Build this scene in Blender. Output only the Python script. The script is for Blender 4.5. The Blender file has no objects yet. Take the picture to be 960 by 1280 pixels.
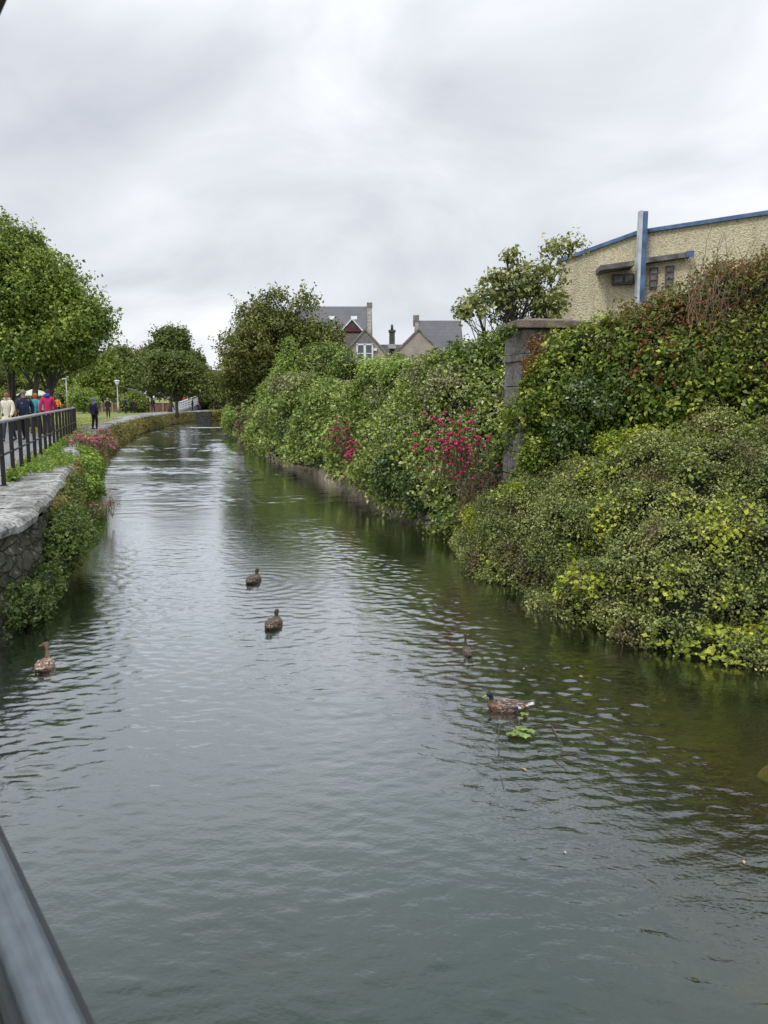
import bpy, bmesh, math, random
import numpy as np
from mathutils import Vector, Matrix

random.seed(7); RG = np.random.default_rng(7)
sc = bpy.context.scene
COL = sc.collection
PITCH = math.atan(143/1000.0); CAMZ = 2.7
CP, SP = math.cos(PITCH), math.sin(PITCH)

def at(px, py, d):
    """world point at forward distance d seen in direction (px,py) of the photograph"""
    u, v = (px-480)/1000.0, (640-py)/1000.0
    dy = CP + v*SP; dz = -SP + v*CP
    return np.array([u*d/dy, d, CAMZ + dz*d/dy])
def atz(px, py, z):
    u, v = (px-480)/1000.0, (640-py)/1000.0
    dy = CP + v*SP; dz = -SP + v*CP
    t = (z-CAMZ)/dz
    return np.array([u*t, dy*t, z])

# ------------------------------------------------------------------ noise
def _hash(ix, iy, iz, seed):
    n = (ix.astype(np.int64)*374761393 + iy.astype(np.int64)*668265263 + iz.astype(np.int64)*2147483647 + seed*1274126177) & 0xffffffff
    n = ((n ^ (n >> 13))*1274126177) & 0xffffffff
    n = (n ^ (n >> 16)) & 0xffffff
    return n/float(0xffffff)
def vnoise(p, scale=1.0, seed=0):
    q = np.asarray(p, float)*scale; i = np.floor(q).astype(np.int64); f = q-i; f = f*f*(3-2*f)
    r = 0
    for a in (0, 1):
        for b in (0, 1):
            for c in (0, 1):
                w = (f[:, 0] if a else 1-f[:, 0])*(f[:, 1] if b else 1-f[:, 1])*(f[:, 2] if c else 1-f[:, 2])
                r = r + w*_hash(i[:, 0]+a, i[:, 1]+b, i[:, 2]+c, seed)
    return r*2-1
def fbm(p, scale=1.0, oct=3, seed=0):
    r = 0; a = 1.0
    for k in range(oct):
        r = r + a*vnoise(p, scale*2**k, seed+k*17); a *= 0.5
    return r

# ------------------------------------------------------------------ materials
def hexc(r, g, b):
    f = lambda c: ((c/255.0)/12.92 if c/255.0 <= 0.04045 else (((c/255.0)+0.055)/1.055)**2.4)
    return (f(r), f(g), f(b), 1)
MATS = {}
class NT:
    def __init__(s, name):
        m = bpy.data.materials.new(name); m.use_nodes = True; s.m = m; s.t = m.node_tree; s.n = s.t.nodes; s.l = s.t.links
        s.n.clear(); s.out = s.n.new('ShaderNodeOutputMaterial')
    def add(s, typ, **kw):
        n = s.n.new(typ)
        for k, v in kw.items():
            if k.startswith('i_'):
                n.inputs[k[2:].replace('_', ' ')].default_value = v
            else: setattr(n, k, v)
        return n
    def link(s, a, b): s.l.new(a, b)
    def coord(s, kind='Object'):
        return s.add('ShaderNodeTexCoord').outputs[kind]
    def noise(s, vec, scale, detail=4, rough=0.55):
        n = s.add('ShaderNodeTexNoise'); n.inputs['Scale'].default_value = scale; n.inputs['Detail'].default_value = detail; n.inputs['Roughness'].default_value = rough
        if vec is not None: s.link(vec, n.inputs['Vector'])
        return n.outputs['Fac']
    def voro(s, vec, scale, feature='F1', out='Distance', rnd=1.0):
        n = s.add('ShaderNodeTexVoronoi', feature=feature); n.inputs['Scale'].default_value = scale; n.inputs['Randomness'].default_value = rnd
        s.link(vec, n.inputs['Vector']); return n.outputs[out]
    def mapping(s, vec, scale=(1, 1, 1), rot=(0, 0, 0)):
        n = s.add('ShaderNodeMapping'); n.inputs['Scale'].default_value = scale; n.inputs['Rotation'].default_value = rot
        s.link(vec, n.inputs['Vector']); return n.outputs[0]
    def ramp(s, fac, stops, interp='LINEAR'):
        n = s.add('ShaderNodeValToRGB'); cr = n.color_ramp; cr.interpolation = interp
        while len(cr.elements) > 1: cr.elements.remove(cr.elements[-1])
        cr.elements[0].position = stops[0][0]; cr.elements[0].color = stops[0][1]
        for p, c in stops[1:]:
            e = cr.elements.new(p); e.color = c
        s.link(fac, n.inputs[0]); return n.outputs['Color']
    def mix(s, fac, a, b, mode='MIX'):
        n = s.add('ShaderNodeMix', data_type='RGBA', blend_type=mode)
        for sock, v in ((n.inputs[0], fac), (n.inputs[6], a), (n.inputs[7], b)):
            if isinstance(v, (int, float, tuple)): sock.default_value = v
            else: s.link(v, sock)
        return n.outputs[2]
    def math(s, op, a, b=None, c=None):
        n = s.add('ShaderNodeMath', operation=op)
        for k, v in enumerate((a, b, c)):
            if v is None: continue
            if isinstance(v, (int, float)): n.inputs[k].default_value = v
            else: s.link(v, n.inputs[k])
        return n.outputs[0]
    def bump(s, h, strength=0.5, dist=0.02, normal=None):
        n = s.add('ShaderNodeBump'); n.inputs['Strength'].default_value = strength; n.inputs['Distance'].default_value = dist
        s.link(h, n.inputs['Height'])
        if normal is not None: s.link(normal, n.inputs['Normal'])
        return n.outputs[0]
    def principled(s, color, rough=0.7, bump=None, spec=0.3, metal=0.0):
        p = s.add('ShaderNodeBsdfPrincipled')
        if isinstance(color, tuple): p.inputs['Base Color'].default_value = color
        else: s.link(color, p.inputs['Base Color'])
        if isinstance(rough, (int, float)): p.inputs['Roughness'].default_value = rough
        else: s.link(rough, p.inputs['Roughness'])
        p.inputs['Specular IOR Level'].default_value = spec; p.inputs['Metallic'].default_value = metal
        if bump is not None: s.link(bump, p.inputs['Normal'])
        return p.outputs[0]
    def surf(s, sh): s.link(sh, s.out.inputs['Surface']); return s.m
def c3(c, k=1.0): return (min(1, c[0]*k), min(1, c[1]*k), min(1, c[2]*k), 1)
def mplain(name, col, rough=0.7, var=0.25, scale=6, spec=0.3, metal=0.0, bump=0.15, bd=0.01):
    if name in MATS: return MATS[name]
    t = NT(name); co = t.coord()
    n = t.noise(co, scale, 5); c = t.ramp(n, [(0.3, c3(col, 1-var)), (0.7, c3(col, 1+var))])
    b = t.bump(t.noise(co, scale*6, 3), bump, bd)
    MATS[name] = t.surf(t.principled(c, rough, b, spec, metal)); return MATS[name]
def mleaf(name, cols, transl=0.25, rough=0.5, spec=0.35, patch=None):
    """cols: list of leaf colours from dark to light; per leaf and per clump variation"""
    if name in MATS: return MATS[name]
    t = NT(name)
    a = t.add('ShaderNodeAttribute', attribute_name='rnd').outputs['Fac']
    b = t.add('ShaderNodeAttribute', attribute_name='cl').outputs['Fac']
    f = t.math('ADD', t.math('MULTIPLY', a, 0.45), t.math('MULTIPLY', b, 0.55))
    k = len(cols)-1; cols = cols if name.startswith('petal') else [(min(1, q[0]*1.62), min(1, q[1]*1.42), q[2]*1.15, 1) for q in cols]
    c = t.ramp(f, [(0.12+0.76*i/k, cols[i]) for i in range(k+1)])
    if patch:
        pc, sc_, lo, hi = patch
        c = t.mix(t.math('MULTIPLY', t.ramp(t.noise(t.coord(), sc_, 2), [(lo, (0, 0, 0, 1)), (hi, (1, 1, 1, 1))]), t.math('ADD', a, 0.25)), c, pc)
    p = t.principled(c, rough, None, spec)
    tr = t.add('ShaderNodeBsdfTranslucent'); t.link(c, tr.inputs['Color'])
    mx = t.add('ShaderNodeMixShader'); mx.inputs[0].default_value = transl
    t.link(p, mx.inputs[1]); t.link(tr.outputs[0], mx.inputs[2])
    MATS[name] = t.surf(mx.outputs[0]); return MATS[name]

# ------------------------------------------------------------------ object helpers
def setp(o, label=None, cat=None, group=None, kind=None):
    if label: o['label'] = label
    if cat: o['category'] = cat
    if group: o['group'] = group
    if kind: o['kind'] = kind
    return o
def thing(name, label, cat, loc=(0, 0, 0), rz=0.0, group=None):
    o = bpy.data.objects.new(name, None); COL.objects.link(o)
    o.location = tuple(float(v) for v in loc); o.rotation_euler = (0, 0, rz); o.empty_display_size = 0.2
    return setp(o, label, cat, group)
def link(name, me, mat=None, parent=None, smooth=False):
    o = bpy.data.objects.new(name, me); COL.objects.link(o)
    if mat is not None: me.materials.append(mat)
    if parent is not None: o.parent = parent
    if smooth:
        me.polygons.foreach_set('use_smooth', np.ones(len(me.polygons), bool))
    me.update(); return o
def copy_tree(o, parent=None):
    c = o.copy(); COL.objects.link(c)
    if parent is not None: c.parent = parent
    for ch in o.children: copy_tree(ch, c)
    return c
class MB:
    def __init__(s): s.v = []; s.f = []
    def add(s, vs, fs):
        k = len(s.v); s.v += [tuple(map(float, v)) for v in vs]; s.f += [tuple(i+k for i in f) for f in fs]; return s
    def box(s, c, size, rz=0.0, taper=1.0, jit=0.0):
        hx, hy, hz = [q/2 for q in size]; vs = []
        for z in (-1, 1):
            k = taper if z > 0 else 1.0
            for x, y in ((-1, -1), (1, -1), (1, 1), (-1, 1)):
                X, Y = x*hx*k, y*hy*k
                vs.append((c[0]+X*math.cos(rz)-Y*math.sin(rz)+random.uniform(-jit, jit), c[1]+X*math.sin(rz)+Y*math.cos(rz)+random.uniform(-jit, jit), c[2]+z*hz+random.uniform(-jit, jit)))
        return s.add(vs, [(0, 3, 2, 1), (4, 5, 6, 7), (0, 1, 5, 4), (1, 2, 6, 5), (2, 3, 7, 6), (3, 0, 4, 7)])
    def tube(s, pts, rad, seg=6, cap=True):
        pts = [Vector(tuple(map(float, p))) for p in pts]
        if isinstance(rad, (int, float)): rad = [rad]*len(pts)
        vs = []; fs = []; prev = None
        for i, p in enumerate(pts):
            d = (pts[min(i+1, len(pts)-1)]-pts[max(i-1, 0)]).normalized()
            if prev is None:
                a = Vector((0, 0, 1)) if abs(d.z) < 0.9 else Vector((1, 0, 0)); x = d.cross(a).normalized()
            else: x = (prev-d*prev.dot(d)).normalized()
            prev = x; y = d.cross(x)
            for k in range(seg):
                t = 2*math.pi*k/seg; vs.append(p+(x*math.cos(t)+y*math.sin(t))*rad[i])
        for i in range(len(pts)-1):
            for k in range(seg):
                a = i*seg+k; b = i*seg+(k+1) % seg; fs.append((a, b, b+seg, a+seg))
        if cap: fs.append(tuple(range(seg))[::-1]); fs.append(tuple(range((len(pts)-1)*seg, len(pts)*seg)))
        return s.add(vs, fs)
    def prism(s, outline, depthvec):
        """outline: list of 3D points; extruded by depthvec"""
        n = len(outline); d = np.array(depthvec, float)
        vs = [np.array(p, float) for p in outline]+[np.array(p, float)+d for p in outline]
        fs = [tuple(range(n))[::-1], tuple(range(n, 2*n))]+[(i, (i+1) % n, (i+1) % n+n, i+n) for i in range(n)]
        return s.add(vs, fs)
    def ball(s, c, r, sx=1, sy=1, sz=1, n=8, m=6, zmin=-1.0):
        vs = []; fs = []
        th0 = math.acos(zmin) if zmin > -1 else math.pi
        for i in range(m+1):
            t = th0*i/m
            for k in range(n):
                p = 2*math.pi*k/n
                vs.append((c[0]+r*sx*math.sin(t)*math.cos(p), c[1]+r*sy*math.sin(t)*math.sin(p), c[2]+r*sz*math.cos(t)))
        for i in range(m):
            for k in range(n):
                a = i*n+k; b = i*n+(k+1) % n; fs.append((a, a+n, b+n, b))
        return s.add(vs, fs)
    def rings(s, rings, close=True):
        """loft through rings (each a list of 3D points)"""
        n = len(rings[0]); vs = [p for r in rings for p in r]; fs = []
        for i in range(len(rings)-1):
            for k in range(n):
                a = i*n+k; b = i*n+(k+1) % n; fs.append((a, b, b+n, a+n))
        if close: fs.append(tuple(range(n))[::-1]); fs.append(tuple(range((len(rings)-1)*n, len(rings)*n)))
        return s.add(vs, fs)
    def build(s, name, mat, parent=None, smooth=False, bevel=0.0):
        me = bpy.data.meshes.new(name); me.from_pydata(s.v, [], s.f)
        if bevel:
            bm = bmesh.new(); bm.from_mesh(me)
            bmesh.ops.remove_doubles(bm, verts=bm.verts, dist=1e-5)
            bmesh.ops.recalc_face_normals(bm, faces=bm.faces)
            bmesh.ops.bevel(bm, geom=[e for e in bm.edges if e.calc_face_angle(0) > 0.5], offset=bevel, segments=2, affect='EDGES', profile=0.6)
            bm.to_mesh(me); bm.free()
        return link(name, me, mat, parent, smooth)
def npmesh(name, V, F, mat=None, parent=None, smooth=False, attrs=None):
    """V (N,3), F (M,k) numpy"""
    me = bpy.data.meshes.new(name); V = np.asarray(V, np.float32); F = np.asarray(F, np.int32); k = F.shape[1]
    me.vertices.add(len(V)); me.vertices.foreach_set('co', V.ravel())
    me.loops.add(F.size); me.loops.foreach_set('vertex_index', F.ravel())
    me.polygons.add(len(F)); me.polygons.foreach_set('loop_start', np.arange(0, F.size, k, dtype=np.int32))
    me.polygons.foreach_set('loop_total', np.full(len(F), k, np.int32))
    me.update(calc_edges=True); me.validate()
    for n_, a in (attrs or {}).items():
        at_ = me.attributes.new(n_, 'FLOAT', 'FACE'); at_.data.foreach_set('value', np.asarray(a, np.float32))
    return link(name, me, mat, parent, smooth)
def unit(a): return a/np.maximum(np.linalg.norm(a, axis=-1, keepdims=True), 1e-9)
def leaves(name, C, N, size, mat, parent=None, cl=None, aspect=0.6, fold=0.18, origin=(0, 0, 0), rough=0.65, kind=None):
    """one quad per leaf: diamond with a slight fold. C centres, N preferred normals"""
    n = len(C); C = np.asarray(C)-np.array(origin)
    nn = unit(N + RG.normal(0, rough, (n, 3)))
    r = RG.normal(0, 1, (n, 3)); t = unit(r - (r*nn).sum(1, keepdims=True)*nn); b = np.cross(nn, t)
    sz = (size*(0.5+RG.beta(2, 3, n)*1.25))[:, None]
    V = np.empty((n, 4, 3))
    V[:, 0] = C - t*sz*0.5; V[:, 2] = C + t*sz*0.5 - nn*sz*0.08
    V[:, 1] = C + b*sz*0.5*aspect + nn*sz*fold - t*sz*0.06; V[:, 3] = C - b*sz*0.5*aspect + nn*sz*fold - t*sz*0.06
    F = np.arange(n*4).reshape(n, 4)
    o = npmesh(name, V.reshape(-1, 3), F, mat, parent, False, {'rnd': RG.uniform(0, 1, n), 'cl': cl if cl is not None else RG.uniform(0, 1, n)})
    if kind: o['kind'] = kind
    return o

def resample(pts, n):
    pts = np.asarray(pts, float); s = np.r_[0, np.cumsum(np.linalg.norm(np.diff(pts, axis=0), axis=1))]
    # smooth by Catmull-Rom style chord interpolation
    t = np.linspace(0, s[-1], n); out = np.empty((n, 3))
    for k in range(3): out[:, k] = np.interp(t, s, pts[:, k])
    for _ in range(2):
        out[1:-1] = 0.25*out[:-2]+0.5*out[1:-1]+0.25*out[2:]
    return out
def grid_faces(m, n):
    i = np.arange(m-1)[:, None]*n + np.arange(n-1)[None, :]
    return np.stack([i, i+1, i+n+1, i+n], -1).reshape(-1, 4)

M_TWIG = mplain('twig_bark', (0.055, 0.042, 0.028), 0.9, 0.4, 9)
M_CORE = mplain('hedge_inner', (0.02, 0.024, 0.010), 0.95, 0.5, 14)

class Surf:
    """bulging front surface between a bottom curve and a top curve, then over the top to the back"""
    def __init__(s, bottom, top, bulge=0.6, amp=0.25, lump=1.2, back=1.6, M=70, R=34, seed=1, zback=1.0, shape=1.0, ridge=0.0):
        b = resample(bottom, M); t = resample(top, M)
        Rf = int(R*0.72); rows = []
        for i in range(Rf):
            v = i/(Rf-1)
            h = (1-bulge)*v + bulge*(1-math.cos(v*math.pi/2)); z = (1-bulge)*v + bulge*math.sin(v*math.pi/2)
            h = h**shape
            P = b*(1-h)+t*h; P[:, 2] = b[:, 2]*(1-z)+t[:, 2]*z; rows.append(P)
        d = (t-b); d[:, 2] = 0; d = unit(d)
        w = np.array([[0.0, 1.0, 0]]); d = unit(d*0.6+w*0.4)
        for i in range(1, R-Rf+1):
            q = i/(R-Rf); P = t + d*back*q; P[:, 2] = t[:, 2]*(1-q**2)+zback*q**2; rows.append(P)
        G = np.array(rows); s.R, s.M = G.shape[:2]
        N = s.normals(G); flat = G.reshape(-1, 3)
        q_ = flat*np.array([1, 1, 1.0]); q_[:, 0] += 0.6*q_[:, 2]
        dn = (fbm(flat, lump, 4, seed)-0.45)*amp + ridge*(0.35-np.abs(vnoise(q_*np.array([1.0, .6, 1.3]), lump*1.5, seed+40))*1.6)
        G = G + N*dn.reshape(s.R, s.M, 1)
        s.G = G; s.N = s.normals(G); s.Rf = Rf
    def normals(s, G):
        du = np.gradient(G, axis=1); dv = np.gradient(G, axis=0)
        n = unit(np.cross(du, dv)); 
        # face towards camera / up
        ref = np.array([-0.3, -1.0, 0.6]); sign = np.sign((n*ref).sum(-1).mean()); return n*sign
    def sample(s, n, vmax=1.0, vmin=0.0, umin=0.0, umax=1.0):
        du = np.linalg.norm(np.gradient(s.G, axis=1), axis=-1); dv = np.linalg.norm(np.gradient(s.G, axis=0), axis=-1)
        A = du*dv; lo, hi = int(vmin*s.R), max(int(vmin*s.R)+2, int(vmax*(s.R-1))); A = A.copy(); A[:lo] = 0; A[hi:] = 0
        A[:, :int(umin*s.M)] = 0; A[:, int(umax*s.M):] = 0
        p = (A/A.sum()).ravel(); idx = RG.choice(p.size, n, p=p)
        i = np.minimum(idx//s.M + RG.uniform(-.5, .5, n), s.R-1.001).clip(0); j = np.minimum(idx % s.M + RG.uniform(-.5, .5, n), s.M-1.001).clip(0)
        i0 = i.astype(int); j0 = j.astype(int); fi = (i-i0)[:, None]; fj = (j-j0)[:, None]
        def L(A): return (A[i0, j0]*(1-fi)*(1-fj)+A[i0+1, j0]*fi*(1-fj)+A[i0, j0+1]*(1-fi)*fj+A[i0+1, j0+1]*fi*fj)
        return L(s.G), unit(L(s.N))
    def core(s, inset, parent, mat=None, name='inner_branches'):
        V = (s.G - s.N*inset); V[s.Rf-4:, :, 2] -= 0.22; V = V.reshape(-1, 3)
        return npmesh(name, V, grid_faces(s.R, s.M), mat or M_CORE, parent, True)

def clumped(P, N, lpc, cr, out=(0.0, 0.1), sprig=0.06, flat=0.6, seed=0, zmin=0.015, cscale=0.8, lumpf=2.6, lumpa=0.0):
    """turn clump centres into leaf centres"""
    hf = vnoise(P, lumpf, 31+seed)+0.4*vnoise(P, lumpf*2.1, 32+seed)+0.55*vnoise(P, lumpf*.38, 33+seed); keep = hf > RG.uniform(-0.85, 0.05, len(P)); P, N, hf = P[keep], N[keep], hf[keep]
    n = len(P); o = RG.uniform(out[0], out[1], n)+hf*cr*lumpa; sp = RG.uniform(0, 1, n) < sprig; o[sp] += RG.uniform(0.05, 0.28, sp.sum())*cr*6
    C = P + N*o[:, None]
    cl = 0.5+0.5*vnoise(P, cscale, 5+seed); cl = np.clip(0.6*cl+0.4*RG.uniform(0, 1, n)+0.18*hf, 0, 1)
    k = lpc; C2 = np.repeat(C, k, 0); N2 = np.repeat(N, k, 0); cl2 = np.repeat(cl, k)
    g = RG.normal(0, cr, (n*k, 3)); gn = (g*N2).sum(1, keepdims=True); g -= N2*gn*(1-flat)
    C2 = C2 + g; m = C2[:, 2] > zmin
    # leaves face outward and upward, leaf tips of the clump splay outward
    NN = unit(N2*0.55 + np.array([0, 0, 0.65]) + unit(g)*0.35)
    return C2[m], NN[m], cl2[m]

def hedge(name, label, cat, surf, n, lpc, leaf, cr, mat, inset=0.27, out=(-0.06, 0.1), sprig=0.06, aspect=0.62, group=None, seed=0, vmax=1.0, flowers=None, flat=0.6, rough=0.65, cscale=0.8, sprays=0.12, spray_up=0.5, droop=0.35):
    root = thing(name, label, cat, surf.G[0, surf.M//2], group=group); o = tuple(root.location)
    C, N = surf.sample(n, vmax); C, N, cl = clumped(C, N, lpc, cr, out, sprig, flat, seed, cscale=cscale, lumpf=0.26/cr, lumpa=1.3)
    if sprays:
        ns = int(n*sprays); SP, SN = surf.sample(ns, vmax); D = unit(SN+RG.normal(0, .5, (ns, 3))+np.array([0, 0, spray_up])); L_ = RG.uniform(1.8, 4.6, ns)*cr; kk = 16; tt_ = np.linspace(0, 1, kk)[None, :, None]
        S = SP[:, None]+D[:, None]*L_[:, None, None]*tt_; S[:, :, 2] -= (droop*L_[:, None]*np.linspace(0, 1, kk)[None]**2); S = S+RG.normal(0, leaf*.5, S.shape); S = S.reshape(-1, 3); m_ = S[:, 2] > 0.01
        C = np.concatenate([C, S[m_]]); N = np.concatenate([N, unit(np.repeat(SN, kk, 0)*.4+np.array([0, 0, .8]))[m_]]); cl = np.r_[cl, np.repeat(RG.uniform(.35, 1, ns), kk)[m_]]
    leaves('foliage', C, N, leaf, mat, root, cl, aspect, origin=o, rough=rough)
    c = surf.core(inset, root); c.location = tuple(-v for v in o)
    return root, o

def twigs(parent, o, P, N, L, r, mat, name='twig', droop=0.3, n=4, up=0.3):
    mb = MB()
    for p, q in zip(P, N):
        d = unit(q+RG.normal(0, 0.45, 3)+np.array([0, 0, up])); pts = [np.array(p)-d*0.15]
        for k in range(n):
            pts.append(pts[-1]+d*L/n); d = unit(d+RG.normal(0, 0.18, 3)+np.array([0, 0, -droop/n]))
        mb.tube([a-np.array(o) for a in pts], [r*(1-0.7*k/n) for k in range(n+1)], 4, False)
    o_ = mb.build(name, mat, parent); o_['kind'] = 'stuff'; return o_

# ------------------------------------------------------------------ trees
def tree(name, label, base, trunk_h, lobes, leafmat, leaf=0.11, n=900, lpc=26, cr=0.22, trunk_r=0.16, limbs=26, bark=None, cat='tree', group=None, aspect=0.7, seed=3, inner=0.35, forks=1, flat=0.6, sub=7, subr=0.42, ncull=None, sprays=0.34, sprayl=1.25):
    base = np.array(base, float); root = thing(name, label, cat, base, group=group); bark = bark or MATS['bark']
    # sub-lobes on each main lobe give an uneven outline
    small = []
    for (c, r) in lobes:
        c = np.array(c, float); r = np.array(r if hasattr(r, '__len__') else (r, r, r), float)
        small.append((c, r*0.72))
        for k in range(sub):
            d = unit(RG.normal(0, 1, 3)); d[2] = abs(d[2])*0.9-0.25; small.append((c+d*r*0.68, r*subr*RG.uniform(0.7, 1.25)))
    w = np.array([(r[0]*r[1]+r[0]*r[2]+r[1]*r[2]) for c, r in small]); w /= w.sum()
    pick = RG.choice(len(small), n, p=w); P = []; N = []
    for k in pick:
        c, r = small[k]; d = unit(RG.normal(0, 1, 3)); d[2] = d[2]*0.9+0.1
        q = RG.uniform(inner, 1)**0.5; P.append(c+d*r*q); N.append(unit(d/r))
    P = np.array(P); N = np.array(N)
    m = P[:, 2] > base[2]+trunk_h*0.6; P, N = P[m], N[m]
    C, NN, cl = clumped(P, N, lpc, cr, (-0.05, 0.1), 0.03, flat, seed, cscale=0.6, lumpf=0.22/cr, lumpa=1.4)
    # leafy shoots that break the outline
    ns = int(n*sprays); j = RG.choice(len(P), ns); D = unit(N[j]*0.8+RG.normal(0, 0.45, (ns, 3))+np.array([0, 0, 0.35])); L_ = RG.uniform(1.2, 3.4, ns)*cr*sprayl; kk = 13
    tt_ = np.linspace(0, 1, kk)[None, :, None]; S = P[j][:, None]+D[:, None]*L_[:, None, None]*tt_+RG.normal(0, leaf*0.45, (ns, kk, 3)); S = S.reshape(-1, 3)
    C = np.concatenate([C, S]); NN = np.concatenate([NN, unit(np.repeat(N[j], kk, 0)+np.array([0, 0, .5]))]); cl = np.r_[cl, np.repeat(RG.uniform(0.2, 1, ns), kk)]
    leaves('crown', C, NN, leaf, leafmat, root, cl, aspect, origin=base)
    mb = MB(); top = np.mean([c for c, r in lobes], 0); tops = []
    for f in range(forks):
        tgt = top.copy() if forks == 1 else np.array(lobes[f % len(lobes)][0], float)
        pts = []; b0 = base + np.array([0.0, 0, -0.15]) + (RG.normal(0, trunk_r*0.9, 3)*np.array([1, 1, 0]) if forks > 1 else 0)
        for k in range(9):
            t = k/8; p = b0*(1-t)+tgt*t; side = (1-t)*0.0+t; p = p+np.array([RG.normal(0, .05)*side, RG.normal(0, .05)*side, 0])
            if t < 0.5: p[:2] = b0[:2]+(tgt[:2]-b0[:2])*t*0.7
            pts.append(p-base)
        mb.tube(pts, [trunk_r*(1.35 if k == 0 else 1.0)*(1-0.8*k/8)+0.01 for k in range(9)], 8); tops.append(pts)
    trunk = mb.build('trunk', bark, root, True)
    mb = MB(); idx = RG.choice(len(P), min(limbs, len(P)), replace=False)
    for j in idx:
        pts = tops[RG.integers(0, forks)]; e = P[j]-base
        hh = [k for k in range(1, 8) if pts[k][2] < e[2]] or [2]; k0 = hh[int(len(hh)*RG.uniform(0.3, 0.99))]; s_ = pts[k0]
        mid = s_*0.5+e*0.5+np.array([0, 0, -0.1*np.linalg.norm(e-s_)])*RG.uniform(-0.5, 1.2)
        r0 = trunk_r*(0.5-0.4*k0/8)*RG.uniform(.6, 1)+0.008
        mb.tube([s_, s_*.6+mid*.4, mid, mid*0.45+e*0.55, e], [r0, r0*.8, r0*.6, r0*.4, r0*.15], 5, False)
    mb.build('limbs', bark, trunk, True)
    return root

t = NT('bark'); co = t.coord(); n_ = t.noise(t.mapping(co, (6, 6, 1.2)), 4, 6)
MATS['bark'] = t.surf(t.principled(t.ramp(n_, [(0.3, (0.025, 0.022, 0.018, 1)), (0.7, (0.11, 0.095, 0.075, 1))]), 0.9, t.bump(n_, 0.8, 0.03)))

# =================================================================== WORLD
w = bpy.data.worlds.new('World'); sc.world = w; w.use_nodes = True
nt = w.node_tree; nt.nodes.clear()
class WT(NT):
    def __init__(s, t): s.t = t; s.n = t.nodes; s.l = t.links
W = WT(nt)
out = W.add('ShaderNodeOutputWorld'); bg = W.add('ShaderNodeBackground'); bg.inputs['Strength'].default_value = 0.1
sky = W.add('ShaderNodeTexSky', sky_type='NISHITA'); sky.sun_disc = False
SUN_EL, SUN_AZ = math.radians(52), math.radians(215)
sky.sun_elevation = SUN_EL; sky.sun_rotation = SUN_AZ
gen = W.coord('Generated'); sep = W.add('ShaderNodeSeparateXYZ'); W.link(gen, sep.inputs[0])
z = W.math('MAXIMUM', sep.outputs[2], 0.0); zz = W.math('ADD', z, 0.42)
cmb = W.add('ShaderNodeCombineXYZ'); W.link(W.math('DIVIDE', sep.outputs[0], zz), cmb.inputs[0]); W.link(W.math('DIVIDE', sep.outputs[1], zz), cmb.inputs[1])
n0 = W.add('ShaderNodeTexNoise'); n0.inputs['Scale'].default_value = 1.1; n0.inputs['Detail'].default_value = 7; n0.inputs['Roughness'].default_value = 0.52; n0.inputs['Distortion'].default_value = 0.55
W.link(W.mapping(cmb.outputs[0], (2.0, 2.1, 1), (0, 0, 0.9)), n0.inputs['Vector'])
n1 = W.noise(W.mapping(cmb.outputs[0], (1.2, 1.4, 1), (0, 0, 0.3)), 0.9, 3)
nf = W.math('ADD', W.math('MULTIPLY', n0.outputs['Fac'], 0.55), W.math('MULTIPLY', n1, 0.45))
cloud = W.ramp(nf, [(0.36, (0.44, 0.465, 0.515, 1)), (0.49, (0.575, 0.595, 0.63, 1)), (0.61, (0.72, 0.727, 0.745, 1))])
# an overcast sky is brighter towards the zenith
el = W.ramp(z, [(0.0, (1.03, 1.03, 1.03, 1)), (0.12, (0.94, 0.94, 0.95, 1)), (0.35, (1.0, 1.0, 1.0, 1)), (0.55, (1.12, 1.12, 1.12, 1)), (1.0, (1.9, 1.9, 1.88, 1))])
el.node.color_ramp.elements[0].color = (0.52, 0.52, 0.515, 1)
for e, v in zip(el.node.color_ramp.elements, (0.74, 0.67, 0.70, 0.88, 2.1)): e.color = (v, v, v, 1)
cl10 = W.add('ShaderNodeVectorMath', operation='SCALE'); cl10.inputs['Scale'].default_value = 20.0
W.link(W.mix(1.0, cloud, el, 'MULTIPLY'), cl10.inputs[0])
fin = W.mix(0.94, sky.outputs[0], cl10.outputs[0]); W.link(fin, bg.inputs['Color']); W.link(bg.outputs[0], out.inputs[0])

sun = bpy.data.lights.new('sun', 'SUN'); sun.energy = 1.5; sun.angle = math.radians(12); sun.color = (1, 0.96, 0.9)
so = bpy.data.objects.new('sun', sun); COL.objects.link(so)
# sky rotation is measured from +Y clockwise; light comes from that azimuth
az = SUN_AZ; sd = Vector((math.sin(az)*math.cos(SUN_EL), math.cos(az)*math.cos(SUN_EL), math.sin(SUN_EL)))
so.rotation_euler = (-sd).to_track_quat('-Z', 'Y').to_euler()
vs = sc.view_settings; vs.view_transform = 'Standard'; vs.look = 'None'; vs.gamma = 1; vs.exposure = 0.06; vs.use_curve_mapping = False

# =================================================================== CAMERA
cam = bpy.data.cameras.new('camera'); cam.sensor_fit = 'VERTICAL'; cam.sensor_height = 36; cam.sensor_width = 27; cam.lens = 28.125
cam.clip_start = 0.02; cam.clip_end = 6000
cam.dof.use_dof = True; cam.dof.focus_distance = 12; cam.dof.aperture_fstop = 9
cobj = bpy.data.objects.new('camera', cam); COL.objects.link(cobj); cobj.location = (0, 0, CAMZ)
cobj.rotation_euler = (math.pi/2-PITCH, 0, 0); sc.camera = cobj

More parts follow.
